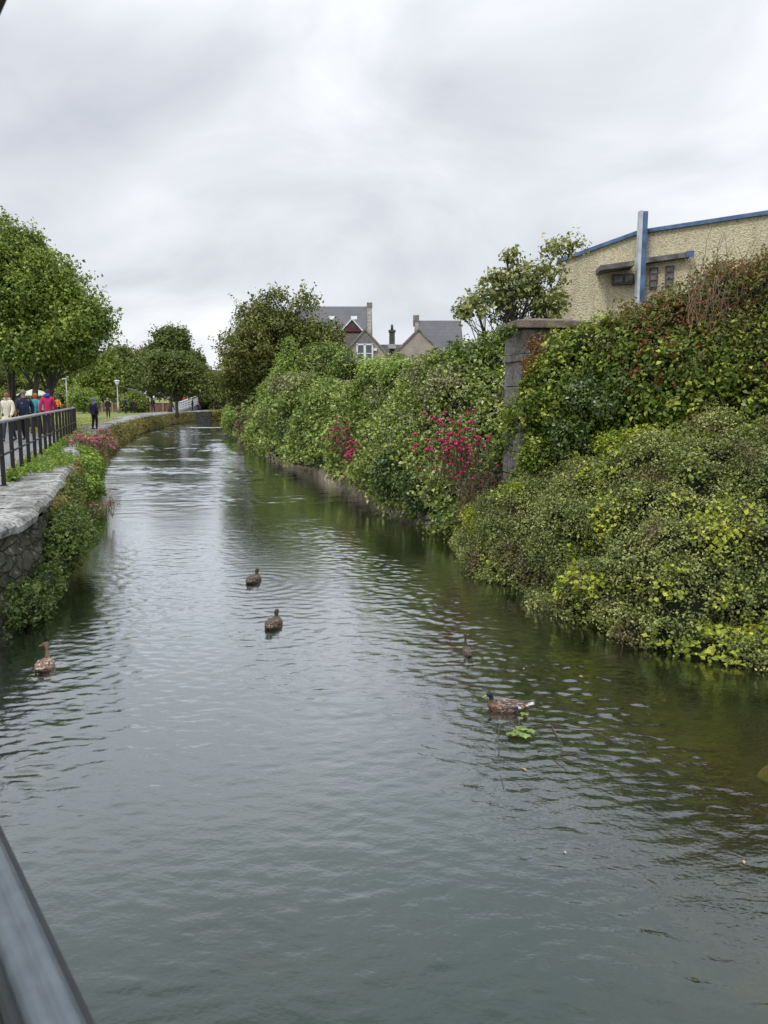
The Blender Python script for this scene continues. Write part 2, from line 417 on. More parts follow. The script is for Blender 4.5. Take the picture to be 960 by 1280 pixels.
# =================================================================== SETTING
LTOP = [(-4.45, -8), (-4.5, 3), (-4.56, 9.5), (-4.95, 11.3), (-5.6, 13.3), (-6.3, 15.5), (-9.6, 25.2), (-12.3, 34), (-15.4, 45), (-19.0, 62), (-21.4, 79), (-22.0, 90), (-20.6, 97), (-16, 99), (40, 99)]
RTOP = [(7.5, -8), (6.9, 4), (5.6, 8.0), (4.0, 10.6), (2.7, 12.8), (1.8, 15.2), (0.75, 18.5), (-0.6, 23), (-3.0, 30), (-5.3, 37), (-9.2, 53), (-12, 66), (-12.6, 74), (-10, 78), (40, 78)]
def smooth_line(p, n): return resample([(x, y, 0) for x, y in p], n)
# riverbed reaching under everything
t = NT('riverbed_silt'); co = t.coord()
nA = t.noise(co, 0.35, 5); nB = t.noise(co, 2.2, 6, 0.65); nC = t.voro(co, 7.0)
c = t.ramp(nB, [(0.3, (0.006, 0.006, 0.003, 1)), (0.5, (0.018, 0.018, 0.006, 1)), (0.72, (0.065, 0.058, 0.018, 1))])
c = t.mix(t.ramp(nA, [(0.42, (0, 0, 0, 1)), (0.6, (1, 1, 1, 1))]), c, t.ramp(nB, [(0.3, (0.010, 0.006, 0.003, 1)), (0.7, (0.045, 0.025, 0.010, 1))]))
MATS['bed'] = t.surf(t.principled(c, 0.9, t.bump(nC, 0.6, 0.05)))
# bed surface: slopes up towards the banks
LL = smooth_line(LTOP, 120); RR = smooth_line(RTOP, 120)
mb = MB(); mb.add([(-3000, -200, -2.0), (3000, -200, -2.0), (3000, 5000, -2.0), (-3000, 5000, -2.0)], [(0, 1, 2, 3)])
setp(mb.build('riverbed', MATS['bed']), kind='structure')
gx, gy = np.meshgrid(np.linspace(-26, 42, 220), np.linspace(-8, 101, 300))
def dist_line(x, y, line):
    P = np.stack([x.ravel(), y.ravel()], 1); best = np.full(len(P), 1e9)
    for a, b in zip(line[:-1, :2], line[1:, :2]):
        ab = b-a; tt = np.clip(((P-a)@ab)/(ab@ab+1e-9), 0, 1); q = np.linalg.norm(P-(a+tt[:, None]*ab), axis=1); best = np.minimum(best, q)
    return best.reshape(x.shape)
dl = dist_line(gx, gy, LL[:, :2]); dr = dist_line(gx, gy, RR[:, :2])
gz = -0.25-0.75*np.clip(dl/1.3, 0, 1)*np.clip(dr/4.0, 0, 1)**0.8
gz = gz+0.10*fbm(np.stack([gx, gy, gx*0], -1).reshape(-1, 3), 0.9, 4, 4).reshape(gx.shape)
gz = np.minimum(gz, -0.10)
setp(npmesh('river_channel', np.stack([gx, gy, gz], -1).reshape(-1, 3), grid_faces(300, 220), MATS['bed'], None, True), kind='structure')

# water
t = NT('water'); geo = t.add('ShaderNodeNewGeometry').outputs['Position']
spx = t.add('ShaderNodeSeparateXYZ'); t.link(geo, spx.inputs[0])
rip3 = t.noise(t.mapping(geo, (26, 36, 1), (0, 0, 0.5)), 1.0, 2, 0.5)
# rb = distance from the right bank
rb = t.math('SUBTRACT', t.math('ADD', t.math('MULTIPLY', spx.outputs[1], -0.29), 6.1), spx.outputs[0])
b = t.bump(rip3, 1.0, 0.0022)
fr = t.add('ShaderNodeFresnel'); fr.inputs['IOR'].default_value = 1.45; t.link(b, fr.inputs['Normal'])
lw_ = t.add('ShaderNodeLayerWeight'); lw_.inputs['Blend'].default_value = 0.5; t.link(b, lw_.inputs['Normal'])
frc = t.ramp(lw_.outputs['Facing'], [(0.0, (.02, .02, .02, 1)), (0.3, (.035, .035, .035, 1)), (0.45, (.12, .12, .12, 1)), (0.62, (.38, .38, .38, 1)), (0.76, (.70, .70, .70, 1)), (0.86, (.90, .90, .90, 1)), (1.0, (1, 1, 1, 1))])
gl = t.add('ShaderNodeBsdfGlossy'); gl.inputs['Roughness'].default_value = 0.0; gl.inputs['Color'].default_value = (0.93, 0.96, 1, 1); t.link(b, gl.inputs['Normal'])
tr = t.add('ShaderNodeBsdfTransparent'); tr.inputs['Color'].default_value = (0.78, 0.80, 0.62, 1)
df = t.add('ShaderNodeBsdfDiffuse'); df.inputs['Color'].default_value = (0.021, 0.046, 0.035, 1)
m1 = t.add('ShaderNodeMixShader'); t.link(tr.outputs[0], m1.inputs[1]); t.link(df.outputs[0], m1.inputs[2])
deep = t.ramp(t.noise(t.mapping(geo, (0.3, 0.3, 1)), 1.0, 2), [(0.35, (0.5, 0.5, 0.5, 1)), (0.65, (0.75, 0.75, 0.75, 1))])
mapr = t.add('ShaderNodeMapRange'); t.link(rb, mapr.inputs['Value']); mapr.inputs['From Min'].default_value = 2.2; mapr.inputs['From Max'].default_value = 4.6; mapr.inputs['To Min'].default_value = 0.05; mapr.inputs['To Max'].default_value = 1.0
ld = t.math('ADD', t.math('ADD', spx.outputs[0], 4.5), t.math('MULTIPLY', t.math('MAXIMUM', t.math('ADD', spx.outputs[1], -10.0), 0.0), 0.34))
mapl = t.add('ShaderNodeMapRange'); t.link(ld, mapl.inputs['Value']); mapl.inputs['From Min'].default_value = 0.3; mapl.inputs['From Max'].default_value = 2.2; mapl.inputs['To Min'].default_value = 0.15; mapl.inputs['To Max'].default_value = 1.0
t.link(t.math('MULTIPLY', t.math('MULTIPLY', deep, mapr.outputs[0]), mapl.outputs[0]), m1.inputs[0])  # murk fades out towards both banks to colour in the shade there
m2 = t.add('ShaderNodeMixShader'); t.link(frc, m2.inputs[0]); t.link(m1.outputs[0], m2.inputs[1]); t.link(gl.outputs[0], m2.inputs[2])
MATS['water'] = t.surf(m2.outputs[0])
# real wavelets: a sheet that follows the river, its rows spreading out with distance
ys = np.r_[np.linspace(-60, 1.8, 30), 2.0*np.exp(np.linspace(0, math.log(99.8/2.0), 1600))]; nc = 400
xl_ = np.interp(ys, [p[1] for p in LTOP[:13]], [p[0] for p in LTOP[:13]])-1.0
xr_ = np.interp(ys, [p[1] for p in RTOP[:13]], [p[0] for p in RTOP[:13]])+1.2; xr_ = np.where(ys > 73.5, 42, xr_)
X = xl_[:, None]+(xr_-xl_)[:, None]*np.linspace(0, 1, nc)[None]; Y = np.repeat(ys[:, None], nc, 1); fl = np.stack([X.ravel(), Y.ravel(), np.zeros(X.size)], 1)
def rotn(p, ang, sx, sy):
    c_, s_ = math.cos(ang), math.sin(ang); return np.stack([(p[:, 0]*c_-p[:, 1]*s_)*sx, (p[:, 0]*s_+p[:, 1]*c_)*sy, p[:, 2]], 1)
wob = 0.25*fbm(fl, 0.5, 2, 61); yv = fl[:, 1]; xv = fl[:, 0]
rbv = 6.1-0.29*yv-xv+wob*2.0; lbv = xv+4.5+0.34*np.maximum(yv-10, 0)+wob
ss = lambda v, a_, b_: np.clip((v-a_)/(b_-a_), 0, 1)**2*(3-2*np.clip((v-a_)/(b_-a_), 0, 1))
patchv = ss(fbm(rotn(fl, -0.25, 0.30, 0.14), 1.0, 3, 62), -0.1, 0.55)
farv = ss(yv, 13, 26)
Anear = 0.11+0.34*patchv+0.95*np.exp(-((rbv-2.75)/0.75)**2)*ss(yv, 4.0, 6.5)*(1-farv)+0.42*np.exp(-((lbv-1.5)/0.7)**2)*(1-ss(yv, 12, 16))
Anear *= 0.22+0.78*ss(rbv, 0.7, 2.1)
w1 = vnoise(rotn(fl, -0.30, 8.5, 14), 1, 63); w2 = vnoise(rotn(fl, 0.45, 11, 18), 1, 64); w3 = vnoise(rotn(fl, 0.1, 16, 24), 1, 65)*(1-ss(yv, 8, 14)); w0 = vnoise(rotn(fl, 0.2, 3.2, 6.0), 1, 66)
near = (w1*0.0046+w2*0.0036+w3*0.0022+w0*0.0040)*Anear
streak = ss(fbm(rotn(fl, -0.1, 0.16, 0.42), 1.0, 3, 72), -0.25, 0.45)
f1 = vnoise(rotn(fl, 0.1, 0.9, 2.2), 1, 67); f2 = vnoise(rotn(fl, -0.35, 1.8, 4.0), 1, 68); f3 = vnoise(rotn(fl, 0.3, 4.5, 9.0), 1, 69)
far = (f1*0.020+f2*0.014+f3*0.008)*(0.25+0.9*streak)*(0.30+0.70*ss(rbv, 0.8, 2.6))
hz_ = near*(1-farv)+far*farv
for (px_, py_), L_, a_ in (((342, 784), 0.20, 0.0016), ((317, 728), 0.22, 0.0016), ((620, 888), 0.16, 0.0016), ((56, 836), 0.19, 0.0014), ((410, 850), 0.26, 0.0016)):
    c_ = atz(px_, py_, 0); dd = np.hypot(xv-c_[0], yv-c_[1])+0.10*wob; hz_ = hz_+a_*np.sin(dd*2*math.pi/L_)*np.exp(-dd*0.75)*ss(dd, 0.1, 0.3)
fl[:, 2] = hz_
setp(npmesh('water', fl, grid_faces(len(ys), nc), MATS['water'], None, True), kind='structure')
bpy.data.objects['water'].location.z = 0.0

# land sheets
def land(name, pts, zz, mat):
    me = bpy.data.meshes.new(name); bm = bmesh.new(); bm.faces.new([bm.verts.new((x, y, zz)) for x, y in pts]); bmesh.ops.triangulate(bm, faces=bm.faces)
    for f in bm.faces:
        if f.normal.z < 0: f.normal_flip()
    bm.to_mesh(me); bm.free(); return setp(link(name, me, mat), kind='structure')
t = NT('grass_ground'); co = t.coord(); n1 = t.noise(co, 0.5, 5); n2 = t.noise(co, 9, 4, 0.7)
c = t.mix(n1, t.ramp(n2, [(0.3, (0.075, 0.105, 0.025, 1)), (0.7, (0.17, 0.22, 0.05, 1))]), t.ramp(n2, [(0.3, (0.11, 0.125, 0.035, 1)), (0.7, (0.26, 0.28, 0.085, 1))]))
MATS['grass'] = t.surf(t.principled(c, 0.9, t.bump(n2, 0.9, 0.05)))
t = NT('soil'); co = t.coord(); n2 = t.noise(co, 5, 6, 0.7)
MATS['soil'] = t.surf(t.principled(t.ramp(n2, [(0.3, (0.02, 0.016, 0.01, 1)), (0.7, (0.075, 0.06, 0.035, 1))]), 0.95, t.bump(n2, 0.9, 0.05)))
def strips(name, edge, xfar, zz, mat, extra=()):
    V = []; F = []
    for x, y in edge: V += [(x, y, zz), (xfar, y, zz)]
    for i in range(len(edge)-1): F.append((2*i, 2*i+1, 2*i+3, 2*i+2) if xfar > edge[0][0] else (2*i+1, 2*i, 2*i+2, 2*i+3))
    for q in extra: k = len(V); V += [(x, y, zz) for x, y in q]; F.append(tuple(range(k, k+len(q))))
    me = bpy.data.meshes.new(name); me.from_pydata(V, [], F); return setp(link(name, me, mat), kind='structure')
strips('ground', [(-4.8, -400)]+[(x-0.35, y) for x, y in LTOP[:12]]+[(-21.0, 97.4), (-16, 99.4)], -3000, 1.165, MATS['grass'], [[(-3000, 99.4), (3000, 99.4), (3000, 5000), (-3000, 5000)]])
strips('bank_ground', [(5.2, -400)]+[(x+0.3, y) for x, y in RTOP[:12]]+[(-12.3, 73.8), (-10, 77.6)], 3000, 0.55, MATS['soil'])

# asphalt path beside the railing
t = NT('asphalt'); co = t.coord(); n1 = t.noise(co, 0.7, 4); n2 = t.noise(co, 60, 3)
c = t.mix(0.35, t.ramp(n1, [(0.3, (0.11, 0.115, 0.12, 1)), (0.7, (0.19, 0.195, 0.20, 1))]), t.ramp(n2, [(0.3, (0.08, 0.08, 0.08, 1)), (0.7, (0.24, 0.24, 0.24, 1))]))
MATS['asphalt'] = t.surf(t.principled(c, 0.85, t.bump(n2, 0.4, 0.01)))
pr = smooth_line([(-6.55, -8), (-6.5, 8), (-6.75, 13.5), (-9.0, 20.5), (-12.8, 31.5), (-19, 41), (-30, 51), (-50, 62)], 60)
dirp = unit(np.gradient(pr, axis=0)); nrm = np.stack([-dirp[:, 1], dirp[:, 0], dirp[:, 2]*0], 1)
V = np.concatenate([pr+nrm*0.0, pr+nrm*0.9, pr+nrm*3.4, pr+nrm*3.7]); V[:60, 2] = 1.195; V[60:120, 2] = 1.27; V[120:180, 2] = 1.30; V[180:, 2] = 1.195
setp(npmesh('path', V, grid_faces(4, 60), MATS['asphalt'], None, True), kind='structure')
# second footway across the lawn towards the far ramp


# ------------------------------------------------------------------ quay walls
t = NT('rubble_stone'); co = t.coord(); vv = t.mapping(co, (1, 1, 2.1)); vor = t.voro(t.mix(0.12, vv, t.noise(co, 3, 3)), 3.4, 'DISTANCE_TO_EDGE')
n1 = t.noise(co, 3, 6, 0.65); n2 = t.noise(co, 22, 4, 0.7)
c = t.mix(t.math('MULTIPLY', n1, 0.5), t.ramp(t.noise(co, 7, 7, 0.75), [(0.44, (0.012, 0.012, 0.009, 1)), (0.55, (0.05, 0.048, 0.035, 1)), (0.66, (0.34, 0.32, 0.29, 1))]), (0.12, 0.105, 0.09, 1))
c = t.mix(t.ramp(vor, [(0.0, (0.6, 0.6, 0.6, 1)), (0.05, (0, 0, 0, 1))]), c, (0.03, 0.026, 0.02, 1))
c = t.mix(t.ramp(n2, [(0.46, (0, 0, 0, 1)), (0.56, (0.85, 0.85, 0.85, 1))]), c, (0.04, 0.048, 0.018, 1))
hh = t.math('ADD', t.ramp(vor, [(0.0, (0, 0, 0, 1)), (0.1, (1, 1, 1, 1))]), n1)
MATS['rubble'] = t.surf(t.principled(c, 0.9, t.bump(hh, 1.0, 0.06)))
t = NT('coping_limestone'); co = t.coord(); n1 = t.noise(co, 2.2, 7, 0.7); n2 = t.noise(co, 14, 5, 0.7)
c = t.ramp(n1, [(0.36, (0.11, 0.108, 0.10, 1)), (0.5, (0.28, 0.28, 0.265, 1)), (0.62, (0.46, 0.46, 0.44, 1))])
c = t.mix(t.ramp(n2, [(0.50, (0, 0, 0, 1)), (0.60, (0.85, 0.85, 0.85, 1))]), c, (0.06, 0.062, 0.05, 1))
MATS['coping'] = t.surf(t.principled(c, 0.85, t.bump(t.math('ADD', n1, n2), 0.9, 0.035)))

def quay(name, label, topline, ztop, mat, capmat, capw, capt, batter, sgn, i0=0, i1=None, spacing=0.95, ncap=0.09):
    line = smooth_line(topline, 420)[i0:i1]
    root = thing(name, label, 'wall', (line[len(line)//3][0], line[len(line)//3][1], 0)); o = np.array(root.location)
    d = unit(np.gradient(line, axis=0)); nr = np.stack([d[:, 1], -d[:, 0], d[:, 2]*0], 1)*sgn   # towards the water
    rows = []
    for k, z in enumerate(np.linspace(-1.1, ztop-capt, 26)):
        P = line+nr*(batter*(1-z/ztop)); P[:, 2] = z; rows.append(P)
    G = np.array(rows); f = G.reshape(-1, 3)
    disp = 0.05*fbm(f*np.array([1, 1, 2.0]), 2.3, 4, 8)+0.05*np.sign(vnoise(f*np.array([1, 1, 2.3]), 3.0, 3))*0.5
    G = G+nr[None]*disp.reshape(G.shape[0], G.shape[1], 1)
    w_ = npmesh('stonework', G.reshape(-1, 3)-o, grid_faces(*G.shape[:2]), mat, root, False)
    # coping slabs
    s = np.r_[0, np.cumsum(np.linalg.norm(np.diff(line, axis=0), axis=1))]; mb = MB(); p = 0.0
    while p < s[-1]-0.5:
        L = spacing*random.uniform(0.7, 1.5)
        a = min(p+0.012, s[-1]); b_ = min(p+L-0.012, s[-1]); q = lambda u: np.array([np.interp(u, s, line[:, 0]), np.interp(u, s, line[:, 1]), 0]); nq = lambda u: unit(np.array([np.interp(u, s, nr[:, 0]), np.interp(u, s, nr[:, 1]), 0]))
        jo = random.uniform(-0.04, 0.05); jz = random.uniform(-0.015, 0.02); A, B, na, nb = q(a), q(b_), nq(a), nq(b_)
        nseg = 5; ringsL = []
        for k in range(nseg+1):
            tt = k/nseg; C = A*(1-tt)+B*tt; n_ = na*(1-tt)+nb*tt; e = random.uniform(-0.025, 0.025)
            prof = [(ncap+jo+e, -capt), (ncap+jo+e+0.02, -capt*0.45), (ncap+jo+e-0.03, -0.01), (ncap*0.2, 0.012*random.random()), (-capw*0.5, 0.012*random.random()), (-capw, -0.0), (-capw, -capt)]
            ringsL.append([tuple(C+n_*u+np.array([0, 0, ztop+v+jz])-o) for u, v in prof])
        mb.rings(ringsL); p += L
    mb.build('coping', capmat, root, False)
    return root, line, nr
QL, lineL, nrL = quay('quay_wall', 'long curving rubble stone river wall topped with pale grey flat coping slabs on the left bank', LTOP, 1.2, MATS['rubble'], MATS['coping'], 1.7, 0.16, 0.28, 1)
mstn = mplain('pale_wall_stone', (0.36, 0.30, 0.22), 0.9, 0.55, 3.5, bump=0.9, bd=0.05)
QR, lineR, nrR = quay('quay_wall', 'low tan stone river wall running under the bramble hedge on the right bank', RTOP, 0.5, mstn, mstn, 0.4, 0.1, 0.1, -1, ncap=0.03)

# =================================================================== LEFT BANK
# railing
M_RAILBLK = mplain('railing_black', (0.018, 0.014, 0.014), 0.45, 0.3, 20, spec=0.4)
M_RAILSHEEN = mplain('railing_sky_sheen', (0.30, 0.30, 0.31), 0.35, 0.3, 12, spec=0.6, metal=0.0)  # pale grey base colour has the sky's reflection on the handrail painted in
r0 = atz(5, 607, 1.2); r1 = atz(95, 543.5, 1.2)
R = thing('railing', 'black metal railing with flat upright bars and a sky-sheen grey handrail along the path', 'railing', r0)
vecr = (r1-r0); Lr = np.linalg.norm(vecr); ur = vecr/Lr; rz = math.atan2(ur[1], ur[0]); npost = 17; sp = Lr/(npost-1)
postmesh = None
for k in range(-5, npost):
    p = ur*sp*k
    if postmesh is None:
        mb = MB(); mb.box((0, 0, 0.50), (0.022, 0.075, 1.14), 0); mb.box((0, 0, 0.006), (0.11, 0.12, 0.02), 0)
        po = mb.build('upright', M_RAILBLK, R, bevel=0.004); postmesh = po
    else:
        po = postmesh.copy(); COL.objects.link(po); po.parent = R
    po.location = tuple(p); po.rotation_euler = (0, 0, rz+0.25)
mb = MB(); mb.tube([ur*sp*-5+np.array([0, 0, 1.09]), ur*sp*4+np.array([0, 0, 1.095]), ur*sp*(npost-1)+np.array([0, 0, 1.09])], 0.034, 10); mb.build('handrail', M_RAILSHEEN, R, True)
mb = MB(); mb.tube([ur*sp*-5+np.array([0, 0, 0.52]), ur*sp*(npost-1)+np.array([0, 0, 0.52])], 0.022, 8); mb.build('middle_rail', M_RAILBLK, R, True)

# wall plants on the left wall
ML_MOSS = mleaf('leaf_wall_herb', [(0.035, 0.05, 0.015, 1), (0.085, 0.11, 0.03, 1), (0.17, 0.17, 0.05, 1), (0.26, 0.19, 0.07, 1)], 0.25)
ML_IVY = mleaf('leaf_wall_ivy', [(0.025, 0.05, 0.014, 1), (0.06, 0.105, 0.025, 1), (0.14, 0.19, 0.05, 1)], 0.25)
ML_BRIGHT = mleaf('leaf_bright_weed', [(0.05, 0.11, 0.02, 1), (0.11, 0.20, 0.035, 1), (0.22, 0.32, 0.07, 1)], 0.3)
ML_DRY = mleaf('leaf_dry_grass', [(0.10, 0.075, 0.035, 1), (0.22, 0.16, 0.08, 1), (0.36, 0.28, 0.16, 1)], 0.2)
def wall_point(y, z, out, line=lineL, nr=nrL, batter=0.28, ztop=1.2):
    i = int(np.argmin(abs(line[:, 1]-y))); P = line[i]+nr[i]*(batter*(1-z/ztop)+out); P = P.copy(); P[2] = z; return P, nr[i]
def blob_plant(name, label, blobs, n, lpc, leaf, cr, mat, cat='plant', aspect=0.6, group=None, stems=8, inner=0.25, seed=0, core=True, kind=None):
    """plant made of overlapping leafy mounds: blobs = [(centre, (rx,ry,rz))]"""
    c0 = np.array(blobs[0][0], float); zb = min(c[2]-r[2]*0.8 for c, r in blobs); o = np.array([c0[0], c0[1], zb])
    root = thing(name, label, cat, o, group=group)
    if kind: root['kind'] = kind
    wts = np.array([r[0]*r[2] for c, r in blobs]); wts = wts/wts.sum(); pick = RG.choice(len(blobs), n, p=wts)
    P = []; N = []
    for k in pick:
        c, r = blobs[k]; d = unit(RG.normal(0, 1, 3)); q = RG.uniform(inner, 1.0)**0.4; rr = np.array(r)*(1+0.25*vnoise((d*1.7+np.array(c))[None], 1.3, seed)[0])
        P.append(np.array(c)+d*rr*q); N.append(unit(d/np.array(r)))
    C, NN, cl = clumped(np.array(P), np.array(N), lpc, cr, (-0.02, 0.03), 0.06, 0.7, seed, cscale=2.0)
    leaves('foliage', C, NN, leaf, mat, root, cl, aspect, origin=o)
    mb = MB()
    for k in range(stems):
        e = P[RG.integers(0, len(P))]-o; b0 = RG.normal(0, 0.04, 3)*np.array([1, 1, 0]); mb.tube([b0, (b0+e)*0.5+RG.normal(0, .03, 3), e], [0.012, 0.008, 0.003], 4, False)
    mb.build('stem', M_TWIG, root)['kind'] = 'stuff'
    if core:
        mb = MB(); cs = [np.array(c)-o for c, r in blobs]
        for q in range(1, len(cs)): mb.tube([cs[0], cs[q]], 0.1*float(np.mean(blobs[q][1])), 6)
        for c, r in blobs: mb.ball(np.array(c)-o, 1.0, r[0]*0.62, r[1]*0.62, r[2]*0.62, 10, 7)
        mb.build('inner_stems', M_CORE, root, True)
    return root, o
def along_wall(name, label, y0, y1, n, lpc, leaf, cr, mat, zr=(0.0, 1.1), out=(0.02, 0.35), cat='plant', aspect=0.35, dens=None, hang=0.0, group=None):
    i0, i1 = int(np.argmin(abs(lineL[:300, 1]-y0))), int(np.argmin(abs(lineL[:, 1]-y1)))
    if i1 <= i0: i1 = i0+3
    idx = RG.uniform(i0, i1-1, n); ii = idx.astype(int); fr_ = (idx-ii)[:, None]; P = lineL[ii]*(1-fr_)+lineL[ii+1]*fr_; z_ = RG.uniform(zr[0], zr[1], n)
    m = vnoise(np.stack([P[:, 0]*1.0, P[:, 1]*1.0, z_*2], 1), 0.8, 9) > RG.uniform(-0.9, 0.3, n); P, z_, ii = P[m], z_[m], ii[m]
    prof = out[0]+(out[1]-out[0])*np.clip(0.5+0.6*vnoise(np.stack([P[:, 0], P[:, 1], z_], 1), 1.1, 4), 0, 1)
    P = P+nrL[ii]*(0.28*(1-z_/1.2)+prof*RG.uniform(0.3, 1.0, len(z_)))[:, None]; P[:, 2] = z_
    mid = (i0+i1)//2; o = lineL[mid].copy(); root = thing(name, label, cat, o, group=group)
    C, NN, cl = clumped(P, nrL[ii]*0.8+np.array([0, 0, 0.2]), lpc, cr, (-0.02, 0.03), 0.05, 0.7, 2, cscale=1.0)
    leaves('foliage', C, NN, leaf, mat, root, cl, aspect, origin=o)
    k = RG.choice(len(P), 30); mb = MB()
    for j in k: mb.tube([P[j]-o-nrL[ii[j]]*0.25, P[j]-o+np.array([0, 0, -0.12])], [0.008, 0.003], 4, False)
    mb.build('stem', M_TWIG, root)['kind'] = 'stuff'; return root
along_wall('wall_plant', 'mixed brown and green grasses and herbs hanging along the far curve of the river wall', 40, 92, 2700, 12, 0.15, 0.11, ML_MOSS, (0.1, 1.0), (0.03, 0.32))
along_wall('wall_plant', 'ferny brown grasses clothing the river wall behind the pink valerian', 22, 40, 1500, 14, 0.10, 0.09, ML_MOSS, (0.1, 1.12), (0.03, 0.28))
along_wall('wall_plant', 'trailing dry herbs on the river wall below the black railing', 12.5, 22, 950, 14, 0.07, 0.065, ML_MOSS, (0.35, 1.15), (0.02, 0.22))
along_wall('wall_plant', 'low dark ivy on the nearest stretch of river wall beside the water', 6.5, 12.5, 330, 12, 0.05, 0.055, ML_IVY, (0.02, 0.36), (0.02, 0.16), aspect=0.6)
i_f = int(np.argmin(abs(lineL[:, 1]-96.5)+abs(lineL[:, 0]+20.5))); seg = lineL[i_f:i_f+22]
P = seg[RG.integers(0, len(seg), 900)]+RG.normal(0, .15, (900, 3)); P[:, 1] -= 0.25; P[:, 2] = RG.uniform(.1, 1.15, 900); o = P.mean(0)*[1, 1, 0]; rt = thing('wall_plant', 'brown green plants on the far river wall where it crosses at the bend', 'plant', o)
C, NN, cl = clumped(P, np.tile([0, -1., .2], (900, 1)), 10, .14, (0, .1), 0, .7, 1); leaves('foliage', C, NN, .2, ML_MOSS, rt, cl, .4, origin=o)
def wb(px, y, z, r, out=0.2):
    P, nn = wall_point(y, z, out); return (tuple(P), r)
blob_plant('wall_shrub', 'bushy green shrub growing out of the near river wall, largest plant on that wall', [wb(0, 11.3, 0.62, (0.34, 0.45, 0.42), .25), wb(0, 12.2, 0.75, (0.32, 0.42, 0.34), .3), wb(0, 10.7, 0.42, (0.22, 0.35, 0.24), .1), wb(0, 12.9, 0.55, (0.28, 0.4, 0.28), .32)], 620, 16, 0.05, 0.05, ML_IVY, 'shrub')
blob_plant('wall_shrub', 'leafy yellow green tuft on the river wall nearest the pink valerian flowers', [wb(0, 21.0, 0.78, (0.38, 0.7, 0.36), .22), wb(0, 19.4, 0.5, (0.30, 0.6, 0.28), .2), wb(0, 23.4, 0.98, (0.3, 0.6, 0.26), .15)], 480, 16, 0.085, 0.08, ML_BRIGHT, 'shrub')
blob_plant('wall_shrub', 'dark ivy curtain hanging from the coping between the railing and the large wall shrub', [wb(0, 14.4, 0.85, (0.12, 0.6, 0.28), .08), wb(0, 16.2, 0.9, (0.13, 0.7, 0.22), .10)], 260, 14, 0.055, 0.05, ML_IVY, 'shrub')
blob_plant('wall_shrub', 'small ivy clump low on the river wall at the left edge of the picture', [wb(0, 9.3, 0.25, (0.2, 0.5, 0.28), .08), wb(0, 10.0, 0.3, (0.2, 0.4, 0.25), .08)], 330, 14, 0.045, 0.045, ML_IVY, 'shrub', stems=4)

# verge weeds between railing and coping
ang = 0
P = []
for k in range(1300):
    tt = RG.uniform(0.03, 1.02); s_ = RG.uniform(-0.3, 1.0); pt = r0+ur*Lr*tt; q = np.array([ur[1], -ur[0], 0]); wdt = (0.10+0.55*max(0, 0.35+vnoise(np.array([[tt*7, 0, 0]]), 1, 3)[0]))*min(1, (tt+.02)*5); p = pt+q*s_*wdt*1.3
    P.append(p)
P = np.array(P); P[:, 2] = 1.22; vg = thing('weed_strip', 'bright green weeds and grass growing along the foot of the black railing', 'weeds', r0); vg['kind'] = 'stuff'
C, NN, cl = clumped(P, np.tile([0, 0, 1.0], (len(P), 1)), 14, 0.06, (0, 0.10), 0.05, 0.7, 1, cscale=2)
leaves('foliage', C, NN, 0.07, ML_BRIGHT, vg, cl, 0.45, origin=r0)
# lawn blades on the far grass
n = 26000; yy = 24+36*RG.uniform(0, 1, n)**1.0; i_ = np.array([int(np.argmin(abs(lineL[:, 1]-y))) for y in np.linspace(20, 95, 300)])
lx = np.interp(yy, lineL[i_, 1], lineL[i_, 0])-0.8; xx = lx-RG.uniform(0, 1, n)**1.2*10
pin = np.interp(yy, pr[:, 1], pr[:, 0]); pin = np.where(yy < 33, pin, -99); m = (xx > pin+0.1); P = np.stack([xx, yy, np.full(n, 1.21)], 1)[m]
lw = leaves('lawn_grass', P, np.tile([0, -0.6, 0.8], (len(P), 1)), 0.10, mleaf('leaf_lawn', [(0.09, 0.12, 0.025, 1), (0.15, 0.19, 0.04, 1), (0.24, 0.26, 0.08, 1)], 0.3), None, 0.5+0.5*vnoise(P, 0.4, 3), 0.25, rough=0.8)
setp(lw, 'short mown grass blades on the lawn beyond the path', 'grass', kind='stuff')

